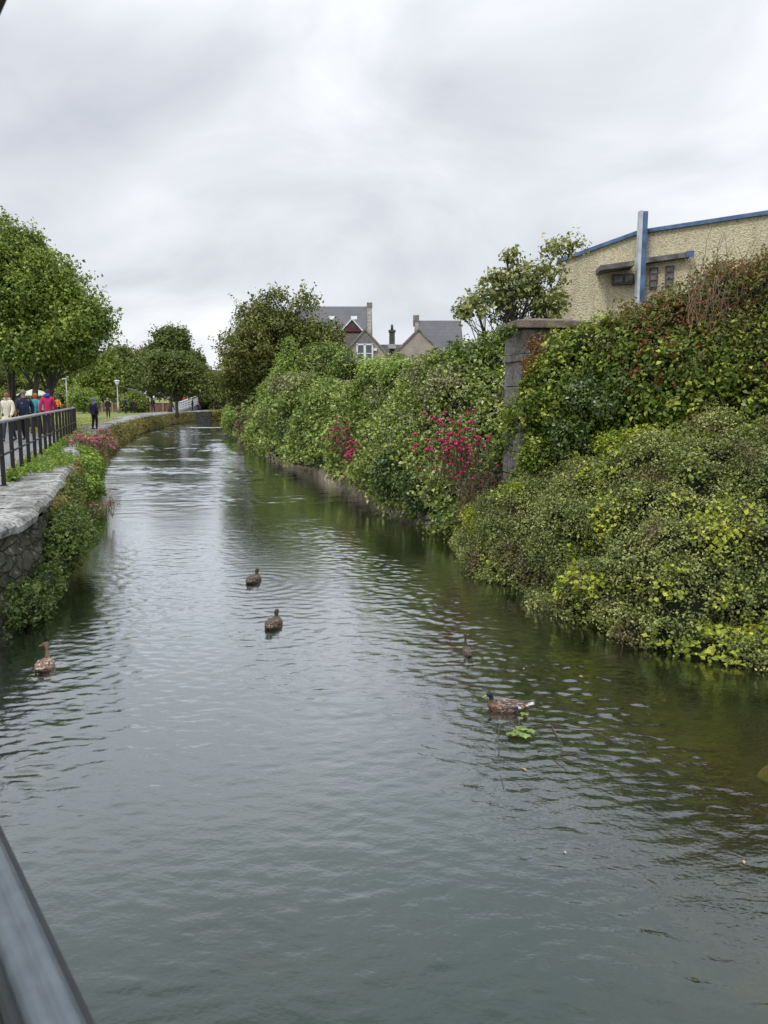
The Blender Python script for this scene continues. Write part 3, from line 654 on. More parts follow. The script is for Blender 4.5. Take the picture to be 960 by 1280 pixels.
# valerian clumps
M_PINK = mleaf('petal_pink', [(0.28, 0.045, 0.07, 1), (0.45, 0.10, 0.13, 1), (0.6, 0.25, 0.26, 1)], 0.3)
M_PINKD = mleaf('petal_faded_pink', [(0.38, 0.09, 0.12, 1), (0.58, 0.20, 0.23, 1), (0.66, 0.38, 0.40, 1)], 0.3)
M_MAG = mleaf('petal_magenta', [(0.42, 0.02, 0.09, 1), (0.62, 0.05, 0.16, 1), (0.70, 0.18, 0.30, 1)], 0.3)
M_DUSTY = mleaf('petal_dusty', [(0.22, 0.09, 0.09, 1), (0.36, 0.18, 0.16, 1), (0.42, 0.28, 0.24, 1)], 0.3)
ML_VAL = mleaf('leaf_valerian', [(0.04, 0.065, 0.025, 1), (0.09, 0.12, 0.05, 1), (0.15, 0.18, 0.08, 1)], 0.25)
def valerian(name, label, centre, spread, nheads, petal, head=0.05, stem=0.35, green=220, psize=0.02, facing=(-0.3, -0.6, 0.6)):
    centre = np.array(centre, float); o = centre-np.array([0, 0, spread[2]]); root = thing(name, label, 'flowering plant', o, group='valerian plants in flower')
    fv = unit(np.array(facing))
    k = 90; C0 = RG.normal(0, 1, (k, 3)); C0 = unit(C0)*RG.uniform(0.3, 1, (k, 1))**0.5*head*np.array([1, 1, 0.8])
    base = leaves('flower_head', C0, unit(C0), psize, petal, root, None, 0.9, rough=0.3); heads = [base]
    for j in range(1, nheads):
        c_ = base.copy(); COL.objects.link(c_); c_.parent = root; heads.append(c_)
    mb = MB()
    for h_ in heads:
        p = RG.normal(0, 0.5, 3)*np.array(spread); s_ = RG.uniform(0.6, 1.3); pos = centre+p-o+fv*(0.40 if 'magenta' in label else 0.2 if 'bramble' in label else 0.12); h_.location = tuple(pos); h_.scale = (s_, s_, s_*0.8); h_.rotation_euler = (RG.uniform(-.4, .4), RG.uniform(-.4, .4), RG.uniform(0, 6))
        mb.tube([pos+np.array([RG.normal(0, .05), 0.1, -stem]), pos+np.array([0, 0.03, -stem*.4]), pos], [0.006, 0.005, 0.004], 4, False)
    mb.build('stem', mplain('flower_stem', (0.10, 0.09, 0.05), 0.8), root)['kind'] = 'stuff'
    P = centre+RG.normal(0, 0.5, (green, 3))*np.array(spread)*1.05+np.array([0, 0, -0.08]); C, NN, cl = clumped(P, np.tile(fv, (green, 1)), 8, 0.05, (0, 0.05), 0, 0.8, 1)
    leaves('foliage', C, NN, 0.055, ML_VAL, root, cl, 0.4, origin=o); return root
p, nn = wall_point(26.5, 1.15, 0.35); valerian('valerian', 'large pink valerian clump leaning off the left river wall over the water', p, (0.45, 1.5, 0.36), 110, M_PINKD, 0.06, 0.4, 260, 0.04, (0.6, -0.5, 0.5))
p, nn = wall_point(25.0, 1.35, 0.05); valerian('valerian', 'small pink valerian tuft standing on the coping of the left river wall', p, (0.4, 0.6, 0.2), 26, M_PINKD, 0.055, 0.35, 80, 0.04, (0.3, -0.5, 0.6))
p, nn = wall_point(16.5, 0.45, 0.55); valerian('valerian', 'sparse pink valerian sprays low above the water under the left wall', p, (0.2, 0.8, 0.16), 12, M_PINKD, 0.026, 0.3, 60, 0.022, (0.6, -0.5, 0.3))

# =================================================================== RIGHT BANK VEGETATION
ML_HEDGE_A = mleaf('leaf_hedge_far', [(0.02, 0.043, 0.010, 1), (0.065, 0.115, 0.022, 1), (0.145, 0.21, 0.05, 1), (0.32, 0.40, 0.17, 1)], 0.25, 0.45)
ML_BRAMBLE = mleaf('leaf_bramble', [(0.02, 0.04, 0.010, 1), (0.06, 0.105, 0.02, 1), (0.14, 0.20, 0.04, 1), (0.32, 0.40, 0.18, 1)], 0.25, 0.42)
ML_IVYH = mleaf('leaf_climber', [(0.022, 0.045, 0.010, 1), (0.06, 0.105, 0.018, 1), (0.13, 0.19, 0.032, 1), (0.36, 0.42, 0.10, 1)], 0.28, 0.42)
ML_FUCH = mleaf('leaf_fuchsia', [(0.03, 0.045, 0.014, 1), (0.065, 0.09, 0.024, 1), (0.12, 0.14, 0.04, 1), (0.19, 0.07, 0.04, 1)], 0.25, 0.5)
ML_COT = mleaf('leaf_cotoneaster', [(0.026, 0.044, 0.012, 1), (0.06, 0.092, 0.024, 1), (0.125, 0.165, 0.045, 1), (0.30, 0.36, 0.14, 1)], 0.2, 0.45, 0.5, patch=((0.12, 0.075, 0.035, 1), 1.5, 0.56, 0.72))
ML_YEL = mleaf('leaf_yellow_creeper', [(0.06, 0.11, 0.02, 1), (0.13, 0.19, 0.028, 1), (0.25, 0.32, 0.045, 1), (0.42, 0.46, 0.08, 1)], 0.3, 0.5)
ML_PALE = mleaf('leaf_pale_shrub', [(0.07, 0.12, 0.03, 1), (0.15, 0.24, 0.06, 1), (0.28, 0.38, 0.12, 1)], 0.3)
ML_WHITE = mleaf('petal_white', [(0.28, 0.25, 0.20, 1), (0.42, 0.39, 0.33, 1)], 0.2)

# far hedge, d 24..53
bot = [at(296, 548, 54)*[1, 1, 0]+[0, 0, .3], atz(315, 560, .3), atz(362, 572, .55), atz(408, 588, .58), atz(458, 602, .6), atz(480, 612, .6)]
top = [at(318, 505, 56), at(330, 482, 48), at(350, 468, 42), at(385, 474, 36), at(430, 486, 30), at(470, 492, 27)]
sA = Surf(bot, top, 0.65, 0.5, 0.45, 3.0, seed=3, ridge=0.35)
hedge('hedge', 'light green leafy hedge over the far stretch of the right bank wall', 'hedge', sA, 3600, 22, 0.13, 0.16, ML_HEDGE_A, 0.3, (-0.2, 0.25), 0.10)
# bramble hedge, d 14..27
bot = [atz(447, 602, .6), atz(470, 616, .45), atz(500, 642, .2), atz(545, 662, .12), atz(590, 668, .12), atz(650, 660, .3)]
top = [at(418, 488, 29), at(455, 484, 27), at(500, 468, 24), at(550, 440, 21.5), at(600, 430, 19.5), at(665, 432, 18)]
sB = Surf(bot, top, 0.7, 0.42, 0.6, 2.5, M=110, R=50, seed=11, ridge=0.32)
rB, oB = hedge('bramble_hedge', 'tall dense bramble hedge with tiny white blossoms left of the stone pillar', 'hedge', sB, 6200, 20, 0.085, 0.11, ML_BRAMBLE, 0.22, (-0.14, 0.16), 0.10)
C, N = sB.sample(1300, 0.72, umin=0.2); m = vnoise(C, 0.9, 21) > -0.1; C, N = C[m], N[m]
C = np.repeat(C, 5, 0)+RG.normal(0, 0.028, (len(C)*5, 3)); N = np.repeat(N, 5, 0)
leaves('blossom', C+N*0.2, N, 0.036, ML_WHITE, rB, None, 0.9, origin=oB, kind='stuff')
# climbing hedge above the mound, d 10..14
bot = [at(648, 640, 13.9), at(670, 640, 13.2), at(720, 610, 12.6), at(800, 580, 11.8), at(900, 560, 11.0), at(980, 560, 10.4), at(1100, 560, 9.5)]
top = [at(655, 570, 13.8), at(664, 510, 13.6), at(678, 455, 13.5), at(704, 412, 13.4), at(722, 392, 13.4), at(770, 380, 13.4), at(840, 362, 13.3), at(900, 346, 13.0), at(970, 334, 12.6), at(1120, 325, 12)]
sC = Surf(bot, top, 0.45, 0.30, 0.9, 2.2, M=110, R=50, seed=5, ridge=0.30)
hedge('climber_hedge', 'yellow green climbing hedge sprawling over the stone pillar and down to the mound', 'hedge', sC, 5200, 20, 0.075, 0.085, ML_IVYH, 0.18, (-0.10, 0.12), 0.10)
# mound of cotoneaster reaching into the water
bot = [atz(585, 664, .1), atz(562, 690, .06), atz(575, 712, .05), atz(620, 738, .05), atz(690, 778, .04), atz(760, 798, .04), atz(860, 820, .04), atz(960, 832, .04), atz(1090, 845, .04), atz(1250, 872, .04)]
top = [at(640, 628, 14.2), at(650, 615, 13.8), at(690, 590, 13.0), at(750, 560, 12.3), at(820, 530, 11.7), at(870, 520, 11.2), at(940, 525, 10.8), at(1000, 530, 10.4), at(1120, 535, 9.5), at(1300, 545, 8.8)]
sD = Surf(bot, top, 0.42, 0.28, 1.1, 1.8, M=130, R=60, seed=9, zback=1.5, ridge=0.36)
rD, oD = hedge('cotoneaster', 'broad cascading mound of small leaved cotoneaster reaching down into the water on the right', 'shrub', sD, 15000, 16, 0.034, 0.05, ML_COT, 0.2, (-0.07, 0.09), 0.12, seed=4, flat=0.6, sprays=0.16, spray_up=0.1, droop=0.6)
# arching cotoneaster shoots
C, N = sD.sample(500, 0.7); twigs(rD, oD, C, N, 0.35, 0.006, M_TWIG, 'shoot', 0.9)
# yellow creepers threading through the mound (clumps that follow the surface)
def creeper(label, u0, u1, v0, v1, n, thr=0.05, seed=3, leaf=0.05, surf=None, mat=None, lpc=9, name='creeper', group='creepers in the mound', scale=1.6):
    surf = surf or sD; C, N = surf.sample(n, v1, v0, u0, u1); m = vnoise(C, scale, seed) > thr; C, N = C[m], N[m]
    o = C.mean(0); root = thing(name, label, 'climbing plant', o, group=group)
    P, NN, cl = clumped(C, N, lpc, 0.055, (0.04, 0.13), 0.06, 0.6, 3, cscale=2); leaves('foliage', P, NN, leaf, mat or ML_YEL, root, cl, 0.75, origin=o)
    k = RG.choice(len(C), min(25, len(C))); twigs(root, o, C[k], N[k], 0.3, 0.004, M_TWIG, 'stem', 1.0); return root
creeper('yellow creeper along the upper left crest of the cotoneaster mound', 0.05, 0.50, 0.36, 0.74, 1500, 0.10, 3, leaf=0.042)
creeper('yellow creeper patch on the left foot of the mound above the waterline', 0.08, 0.38, 0.08, 0.36, 620, 0.22, 13, leaf=0.042)
creeper('yellow green creeper on the right face of the mound near the picture edge', 0.50, 0.80, 0.10, 0.40, 620, 0.2, 23, leaf=0.05)
creeper('light green creeper over the middle top of the cotoneaster mound', 0.32, 0.7, 0.45, 0.75, 620, 0.2, 33, mat=ML_IVYH, leaf=0.055)
creeper('broad leaved yellowing bramble at the right foot of the mound by the water', 0.55, 0.85, 0.0, 0.16, 380, 0.1, 43, leaf=0.06)
# fuchsia above
blob_plant('fuchsia_bush', 'tall reddish fuchsia bush with hanging red flowers at the upper right', [(at(800, 425, 13.0), (0.7, .6, .55)), (at(850, 405, 12.8), (0.65, .6, .6)), (at(920, 375, 12.4), (0.8, .7, .6)), (at(985, 370, 12.0), (0.8, .7, .7)), (at(900, 450, 12.0), (0.8, .5, .5)), (at(960, 430, 11.7), (0.7, .6, .6)), (at(840, 460, 12.3), (0.5, .4, .35))], 2300, 20, 0.06, 0.085, ML_FUCH, 'shrub', 0.5, stems=30)
fu = bpy.context.scene.objects['fuchsia_bush']; of = np.array(fu.location)
P = np.array([at(RG.uniform(780, 980), RG.uniform(365, 480), 11.6) for _ in range(300)]); P = P[vnoise(P, 1.6, 2) > 0.0]
P = P+RG.normal(0, 0.12, P.shape); C = np.repeat(P, 4, 0)+RG.normal(0, 0.018, (len(P)*4, 3))
leaves('blossom', C, np.tile([0, -1., .2], (len(C), 1)), 0.03, mleaf('petal_red', [(0.13, 0.01, 0.012, 1), (0.24, 0.02, 0.022, 1), (0.34, 0.05, 0.04, 1)], .2), fu, None, 0.5, origin=of, kind='stuff')
Q = np.array([at(RG.uniform(860, 985), RG.uniform(335, 420), 11.9) for _ in range(90)]); twigs(fu, of, Q, np.tile([0., -.2, 1.], (90, 1)), 0.75, 0.007, mplain('dry_twig', (0.22, 0.16, 0.11), .9), 'bare_twig', 0.7, up=1.0)
# orange/rust leaves near the pillar
blob_plant('rusty_creeper', 'rust coloured creeper clinging to the front of the stone pillar', [(at(672, 430, 13.75), (0.13, .1, .10)), (at(682, 446, 13.7), (0.17, .12, .12)), (at(662, 462, 13.75), (0.09, .1, .18))], 150, 14, 0.045, 0.05, mleaf('leaf_rust', [(0.07, 0.06, 0.02, 1), (0.16, 0.075, 0.03, 1), (0.24, 0.13, 0.05, 1)], .2), 'climbing plant', 0.6, stems=6, core=False)
# pillar ivy fringe under cap
blob_plant('ivy_fringe', 'dark ivy hanging under the left corner of the pillar cap', [(at(632, 415, 14.0), (0.12, .15, .09)), (at(641, 413, 13.85), (0.12, .1, .06))], 60, 12, 0.045, 0.04, ML_IVY, 'climbing plant', 0.7, stems=4, core=False)
def ons(surf, u, v, dz=0.0, out=0.05):
    i, j = int(v*(surf.Rf-1)), int(u*(surf.M-1)); return tuple(surf.G[i, j]+surf.N[i, j]*out+np.array([0, 0, dz]))
ML_BAY = mleaf('leaf_glossy_dark', [(0.018, 0.035, 0.010, 1), (0.04, 0.075, 0.018, 1), (0.09, 0.13, 0.03, 1)], 0.15, 0.32, 0.5)
ML_BUD = mleaf('leaf_silver_bush', [(0.07, 0.09, 0.045, 1), (0.14, 0.17, 0.09, 1), (0.26, 0.29, 0.18, 1)], 0.2)
blob_plant('hedge_bush', 'silvery leaved bush standing out of the far green hedge near the houses', [(ons(sA, .62, .8), (1.0, .7, .45)), (ons(sA, .72, .8), (.9, .7, .4))], 520, 18, .10, .12, ML_BUD, 'shrub', core=False)
blob_plant('hedge_bush', 'dark glossy bush low in the far green hedge above the tan wall', [(ons(sA, .55, .35), (.9, .6, .7)), (ons(sA, .66, .3), (.9, .6, .6))], 480, 18, .10, .12, ML_BAY, 'shrub', core=False)
blob_plant('hedge_bush', 'bright green rounded bush on top of the bramble hedge near its middle', [(ons(sB, .38, .92), (.7, .6, .3)), (ons(sB, .5, .9), (.7, .6, .3))], 520, 18, .085, .11, ML_PALE, 'shrub', core=False)
blob_plant('hedge_bush', 'dark glossy bush at the water end of the bramble hedge below the magenta flowers', [(ons(sB, .62, .16), (.6, .4, .45)), (ons(sB, .5, .2), (.6, .4, .5)), (ons(sB, .4, .18), (.6, .4, .4))], 700, 18, .07, .085, ML_BAY, 'shrub', core=False)
blob_plant('hedge_bush', 'pale silvery bush high in the bramble hedge beside the pillar', [(ons(sB, .74, .62), (.6, .4, .5)), (ons(sB, .66, .75), (.6, .5, .45))], 480, 18, .065, .08, ML_BUD, 'shrub', core=False)
blob_plant('hedge_bush', 'dark glossy bush in the middle of the climbing hedge right of the pillar', [(ons(sC, .34, .45), (.45, .3, .35)), (ons(sC, .42, .35), (.45, .3, .3)), (ons(sC, .28, .3), (.4, .3, .35))], 620, 18, .055, .07, ML_BAY, 'shrub', core=False)
blob_plant('hedge_bush', 'bright yellow green bush draped over the crest of the mound', [(ons(sD, .32, .95), (.5, .35, .22)), (ons(sD, .38, 1.0), (.5, .35, .22)), (ons(sD, .44, 1.0), (.4, .3, .2))], 620, 18, .05, .065, ML_YEL, 'shrub', core=False)
blob_plant('hedge_bush', 'yellow tinged bush at the left foot of the mound', [(ons(sD, .2, .42), (.3, .25, .2)), (ons(sD, .16, .30), (.25, .2, .15))], 260, 16, .042, .05, ML_YEL, 'shrub', core=False)
blob_plant('hedge_bush', 'leafy green bush hiding the foot of the stone pillar', [(tuple(at(654, 606, 13.5)), (.30, .3, .28)), (tuple(at(672, 572, 13.4)), (.24, .25, .30)), (tuple(at(640, 622, 13.6)), (.30, .3, .22))], 520, 18, .06, .07, ML_IVYH, 'shrub')
# valerian among brambles
valerian('valerian', 'large magenta valerian clump in the bramble hedge just left of the stone pillar', at(578, 575, 14.9), (0.62, 0.25, 0.6), 160, M_MAG, 0.030, 0.4, 200, 0.024)
valerian('valerian', 'magenta valerian sprays low on the bramble hedge above the bank wall', at(452, 583, 20.6), (0.28, 0.35, 0.5), 50, M_MAG, 0.042, 0.4, 90, 0.032)
valerian('valerian', 'pink valerian higher on the bramble hedge at its left end', at(430, 552, 22.2), (0.36, 0.35, 0.45), 60, M_PINK, 0.042, 0.4, 110, 0.034)
valerian('valerian', 'dull pink valerian on the bank wall below the far light green hedge', at(333, 535, 40), (0.45, 0.6, 0.7), 26, M_DUSTY, 0.10, 0.5, 100, 0.07)
valerian('valerian', 'dusty pink valerian and dry stalks at the far tip of the right bank', at(308, 535, 48), (0.65, 1.0, 1.0), 60, M_DUSTY, 0.12, 0.6, 160, 0.08)
# dry dead stems beneath the magenta valerian
C = np.array([at(RG.uniform(572, 640), RG.uniform(595, 655), 14.2+RG.uniform(-.2, .3)) for _ in range(240)]); o = C.mean(0)
rt = thing('dead_stems', 'tangle of brown dead stems on the bank below the magenta valerian', 'dead plant', o); rt['kind'] = 'stuff'
twigs(rt, o, C, np.tile([-0.3, -0.4, -0.3], (len(C), 1)), 0.4, 0.006, mplain('dead_stem', (0.10, 0.065, 0.045), .95), 'stem', 1.2, up=-0.1)
# far tip small shrub
blob_plant('bank_shrub', 'small pale green shrub at the far end of the right bank by the water', [(at(289, 528, 56), (0.6, .8, .8)), (at(292, 515, 58), (0.6, .8, .9))], 420, 16, 0.13, 0.13, ML_PALE, 'shrub', stems=6)
# pale pointed shrub
blob_plant('pointed_shrub', 'pale green pointed shrub rising in front of the dark bank tree', [(at(360, 485, 42), (0.95, .9, 1.3)), (at(361, 458, 42), (0.62, .6, 0.8)), (at(362, 438, 42), (0.3, .3, 0.55)), (at(345, 500, 43), (0.8, .8, 1.0))], 760, 20, 0.13, 0.15, ML_PALE, 'shrub', stems=8)
# shrub strip between tree and houses
blob_plant('shrub', 'rounded mid green shrub between the dark bank tree and the houses', [(at(410, 452, 44), (1.4, 1.2, 1.0)), (at(395, 465, 43), (1.4, 1.2, 1.2)), (at(432, 458, 42), (1.0, 1.0, 0.7))], 700, 20, 0.14, 0.16, ML_HEDGE_A, 'shrub', stems=8)

# trees
ML_T_LEFT = mleaf('leaf_maple', [(0.03, 0.055, 0.012, 1), (0.075, 0.13, 0.024, 1), (0.14, 0.21, 0.04, 1), (0.24, 0.31, 0.08, 1)], 0.28, 0.45)
ML_T_DARK = mleaf('leaf_dark_willow', [(0.025, 0.042, 0.012, 1), (0.06, 0.09, 0.022, 1), (0.12, 0.15, 0.04, 1), (0.20, 0.21, 0.08, 1)], 0.25, 0.5)
ML_T_SYC = mleaf('leaf_sycamore', [(0.05, 0.075, 0.025, 1), (0.10, 0.14, 0.04, 1), (0.19, 0.23, 0.09, 1), (0.30, 0.32, 0.17, 1)], 0.25, 0.45)
ML_T_FAR = mleaf('leaf_far', [(0.03, 0.05, 0.014, 1), (0.065, 0.10, 0.026, 1), (0.12, 0.155, 0.045, 1)], 0.25, 0.5)
ML_T_YEL = mleaf('leaf_far_light', [(0.06, 0.09, 0.02, 1), (0.12, 0.18, 0.035, 1), (0.20, 0.26, 0.07, 1)], 0.25, 0.5)
ML_T_BRN = mleaf('leaf_far_brown', [(0.06, 0.055, 0.025, 1), (0.11, 0.095, 0.04, 1), (0.15, 0.13, 0.055, 1)], 0.25, 0.5)
g1 = 'maples beside the riverside path'
tree('maple_tree', 'round leafy maple nearest the water, the right one of the path trees on the left', (at(58, 500, 35)[0], 35, 1.2), 2.2, [(at(60, 405, 35), (2.5, 2.3, 2.3)), (at(88, 425, 34.5), (1.75, 1.7, 1.6)), (at(48, 352, 35), (1.8, 1.7, 1.6)), (at(92, 445, 35), (1.4, 1.4, 0.9)), (at(35, 440, 34), (1.6, 1.5, 1.1))], ML_T_LEFT, 0.13, 2000, 22, 0.20, 0.20, 40, group=g1)
tree('maple_tree', 'tall maple at the left edge of the picture, trunk furthest left by the path', (at(16, 500, 36)[0], 36, 1.2), 2.2, [(at(5, 370, 35), (2.9, 2.6, 2.9)), (at(-10, 320, 35), (2.2, 2.1, 1.9)), (at(20, 430, 34), (2.0, 1.8, 1.3))], ML_T_LEFT, 0.13, 1900, 22, 0.20, 0.22, 40, group=g1)
tree('maple_tree', 'maple standing between and behind the other two path trees on the left', (at(40, 500, 41)[0], 41, 1.2), 2.2, [(at(35, 385, 41), (2.6, 2.4, 2.8)), (at(70, 420, 42), (2.2, 2, 1.8))], ML_T_LEFT, 0.14, 1400, 22, 0.22, 0.20, 26, group=g1)
tree('bank_tree', 'large dark green spreading tree on the right bank where the river bends away', (at(345, 500, 47)[0], 48.5, 0.6), 1.2, [(at(335, 430, 47), (2.9, 2.6, 2.2)), (at(305, 462, 47), (1.75, 1.8, 1.8)), (at(378, 425, 47), (1.9, 1.9, 1.9)), (at(322, 395, 47), (1.3, 1.3, 1.3)), (at(383, 380, 47), (0.85, .9, 1.0)), (at(350, 470, 46.5), (2.6, 2.0, 1.6)), (at(292, 492, 47), (0.9, 1, 1.0)), (at(352, 402, 47), (1.5, 1.4, 1.4)), (at(402, 430, 46.5), (1.4, 1.4, 1.4)), (at(345, 375, 47), (.7, .8, .7))], ML_T_DARK, 0.14, 2500, 20, 0.22, 0.2, 60, forks=4, sub=8, subr=0.4, sprays=0.3, sprayl=1.7)
tree('sycamore', 'sparse sycamore with pale leaf undersides behind the stone pillar', (at(650, 420, 20)[0], 20.5, 0.6), 2.6, [(at(640, 372, 20), (0.85, .9, .75)), (at(598, 390, 20), (0.55, .6, .45)), (at(672, 352, 20), (0.7, .7, .6)), (at(636, 325, 20), (0.32, .3, .26)), (at(703, 312, 20), (0.36, .3, .24)), (at(683, 385, 20), (0.6, .6, .5)), (at(718, 300, 20), (0.16, .2, .14)), (at(615, 352, 20), (0.3, .3, .25))], ML_T_SYC, 0.10, 330, 14, 0.10, 0.07, 90, forks=4, sub=5, subr=0.42, seed=5, inner=0.05)
# avenue tree and those behind
tree('avenue_tree', 'round low crowned tree with a dark stem on the lawn in the middle distance', (at(221, 500, 68)[0], 68, 1.2), 1.6, [(at(217, 472, 68), (2.6, 2.4, 1.75)), (at(196, 478, 68), (1.5, 1.5, 1.2)), (at(240, 480, 68), (1.2, 1.3, 1.3)), (at(217, 455, 68), (1.9, 1.9, 1.0))], ML_T_FAR, 0.19, 1300, 20, 0.26, 0.15, 22)
tree('background_tree', 'tall open topped tree rising directly behind the round avenue tree', (at(212, 500, 84)[0], 84, 1.2), 3, [(at(214, 440, 84), (2.3, 2.2, 1.9)), (at(208, 422, 84), (1.3, 1.3, 0.9)), (at(225, 425, 84), (1.1, 1.1, 0.9)), (at(240, 450, 84), (1.4, 1.4, 1.4))], ML_T_FAR, 0.22, 1000, 18, 0.28, 0.2, 25)
bgt = [(150, 458, 100, 3.6, 2.6, ML_T_FAR, 'mid green tree behind the lantern lamp post'), (128, 470, 90, 2.8, 2.6, ML_T_YEL, 'light green tree just right of the path maples'),
       (172, 452, 108, 4.2, 2.6, ML_T_BRN, 'brownish topped tree behind the lawn, left of the open topped tree'), (190, 468, 98, 3.0, 2.6, ML_T_FAR, 'dark green tree behind the light willow bush'),
       (252, 482, 100, 2.4, 2.4, ML_T_FAR, 'small tree at the right end of the tree line above the far ramp'), (268, 488, 120, 2.6, 2.0, ML_T_FAR, 'small far tree in the gap beside the dark bank tree'), (105, 478, 95, 3.2, 2.2, ML_T_FAR, 'dark tree seen under the maple crown, right of the grey pole'),
       (60, 478, 92, 3.4, 2.2, ML_T_YEL, 'light green tree seen between the maple trunks'), (15, 474, 96, 4.0, 2.8, ML_T_FAR, 'dark tree behind the walkers at the left edge'), (-35, 465, 90, 4.5, 3.5, ML_T_FAR, 'dark tree just past the left edge behind the walkers'),
       (300, 480, 118, 4.0, 3.0, ML_T_FAR, 'far tree hidden behind the dark bank tree'), (355, 478, 115, 5.0, 3.0, ML_T_FAR, 'broad far tree behind the dark bank tree, left of the houses')]
for px, py, d, rx, rz_, m_, lab in bgt:
    c = at(px, py, d); tree('background_tree', lab, (c[0], d, 1.2), 1.0, [(c, (rx, rx*0.8, rz_)), (c+[rx*.4, -.5, -rz_*.6], (rx*.6, rx*.6, rz_*.6)), (c+[-rx*.5, -.5, -rz_*.6], (rx*.6, rx*.6, rz_*.6))], m_, 0.27, 620, 20, 0.36, 0.2, 10, group='trees in the far tree line')
blob_plant('willow_bush', 'bright green drooping bush beyond the brick boundary wall', [(at(166, 500, 84), (1.2, 1, 1.0)), (at(174, 505, 84), (0.9, 1, 1.0)), (at(158, 504, 84), (0.8, .8, .8))], 420, 18, 0.2, 0.2, ML_T_YEL, 'shrub', stems=6)
blob_plant('garden_bush', 'light green rounded bush beside the plain grey pole', [(at(102, 498, 80), (1.4, 1.2, 1.1)), (at(112, 503, 80), (1.0, 1, .8))], 380, 18, 0.2, 0.2, ML_PALE, 'shrub', stems=6)
blob_plant('garden_bush', 'light green bush behind the walker in the pink jacket', [(at(70, 500, 88), (1.6, 1.2, 1.2)), (at(30, 500, 88), (2.0, 1.2, 1.0)), (at(0, 500, 86), (2.0, 1.2, 1.0))], 380, 18, 0.2, 0.2, ML_T_YEL, 'shrub', stems=6)

# =================================================================== STONE PILLAR
t = NT('pillar_stone'); co = t.coord(); n1 = t.noise(co, 3, 6, 0.65); n2 = t.noise(co, 24, 5, 0.7)
n3 = t.noise(co, 9, 6, 0.75); c = t.ramp(n3, [(0.32, (0.07, 0.066, 0.06, 1)), (0.5, (0.17, 0.16, 0.148, 1)), (0.70, (0.28, 0.265, 0.245, 1))]); c = t.mix(t.ramp(n2, [(0.5, (0, 0, 0, 1)), (0.65, (0.6, 0.6, 0.6, 1))]), c, (0.06, 0.055, 0.05, 1))
MATS['pstone'] = t.surf(t.principled(c, 0.9, t.bump(t.math('ADD', n1, n2), 0.9, 0.03)))
MATS['capstone'] = mplain('cap_stone', (0.15, 0.12, 0.095), 0.9, 0.45, 7, bump=0.8, bd=0.03)
pc = at(650, 500, 13.95); prz = math.radians(9); W_ = 0.95
# corner nearest the camera at pc; pillar centre:
cx = pc[0]+W_/2*math.cos(prz)-W_/2*math.sin(prz)*1; cy = pc[1]+W_/2*math.sin(prz)+W_/2*math.cos(prz)
PL = thing('stone_pillar', 'square weathered grey stone gate pillar with flat projecting cap, half buried in the hedge', 'pillar', (cx, cy, 0.55), prz)
zt = at(650, 411, 13.95)[2]-0.55; mb = MB(); zc = 0.0; k = 0
hs = [0.4, 0.38, 0.42, 0.36, 0.4, 0.38, 0.44]
while zc < zt-0.46:
    h_ = hs[k % 7]; h_ = min(h_, zt-0.46-zc)
    if h_ < 0.08: break
    sx = 0.42 if k % 2 else 0.55
    mb.box((-W_/2+W_*sx/2, -W_/4, zc+h_/2), (W_*sx-0.015, W_/2-0.012, h_-0.015), 0, 1, 0.006); mb.box((-W_/2+W_*sx+W_*(1-sx)/2, -W_/4, zc+h_/2), (W_*(1-sx)-0.015, W_/2-0.012, h_-0.015), 0, 1, 0.006)
    mb.box((0, W_/4, zc+h_/2), (W_-0.02, W_/2-0.015, h_-0.015), 0, 1, 0.006)
    zc += h_; k += 1
mb.box((0, 0, zc+0.05), (W_+0.05, W_+0.05, 0.11), 0, 1, 0.006); zc += 0.11
for sx in (-1, 0, 1): mb.box((sx*(W_+0.0)/3, 0, zc+(zt-zc)/2), (W_/3-0.012, W_-0.02, zt-zc-0.012), 0, 1, 0.006)
mb.build('stone_blocks', MATS['pstone'], PL, bevel=0.012)
mb = MB(); mb.box((0, 0, zt*0.5), (W_-0.06, W_-0.06, zt-0.05)); mb.build('mortar_core', mplain('mortar', (0.05, 0.045, 0.04), .95), PL)
mb = MB(); mb.box((0, 0, zt+0.075), (W_+0.26, W_+0.26, 0.13), 0, 0.985, 0.008); mb.box((0, 0, zt+0.16), (W_+0.18, W_+0.18, 0.05), 0, 0.7, 0.0); mb.build('cap', MATS['capstone'], PL, bevel=0.02)

# =================================================================== CHURCH
t = NT('pebbledash'); co = t.coord(); n1 = t.noise(co, 0.5, 4); v1 = t.voro(co, 22.0); v2 = t.noise(co, 15, 5, 0.8)
c = t.ramp(v2, [(0.3, (0.33, 0.28, 0.17, 1)), (0.46, (0.60, 0.53, 0.36, 1)), (0.64, (0.80, 0.73, 0.54, 1))]); c = t.mix(t.math('MULTIPLY', n1, 0.35), c, (0.42, 0.38, 0.28, 1))
stn = t.ramp(t.noise(t.mapping(co, (1.3, 1.3, .16)), 1.0, 5), [(0.5, (0, 0, 0, 1)), (0.68, (.45, .45, .45, 1))]); c = t.mix(stn, c, (.20, .18, .13, 1))
c = t.mix(t.ramp(v1, [(0.45, (0, 0, 0, 1)), (0.8, (0.4, 0.4, 0.4, 1))]), c, (0.22, 0.19, 0.12, 1))
MATS['pebble'] = t.surf(t.principled(c, 0.95, t.bump(t.math('ADD', v2, v1), 0.7, 0.03)))
M_BLUE = mplain('blue_paint', (0.085, 0.15, 0.27), 0.6, 0.45, 3); M_BLUEPALE = mplain('pale_blue_paint', (0.48, 0.52, 0.56), 0.6, 0.2, 4)
M_CONC = mplain('stained_concrete', (0.13, 0.13, 0.125), 0.9, 0.6, 3.5, bump=.5, bd=.02); M_VENT = mplain('vent_brown', (0.09, 0.075, 0.07), 0.8, 0.3, 8)
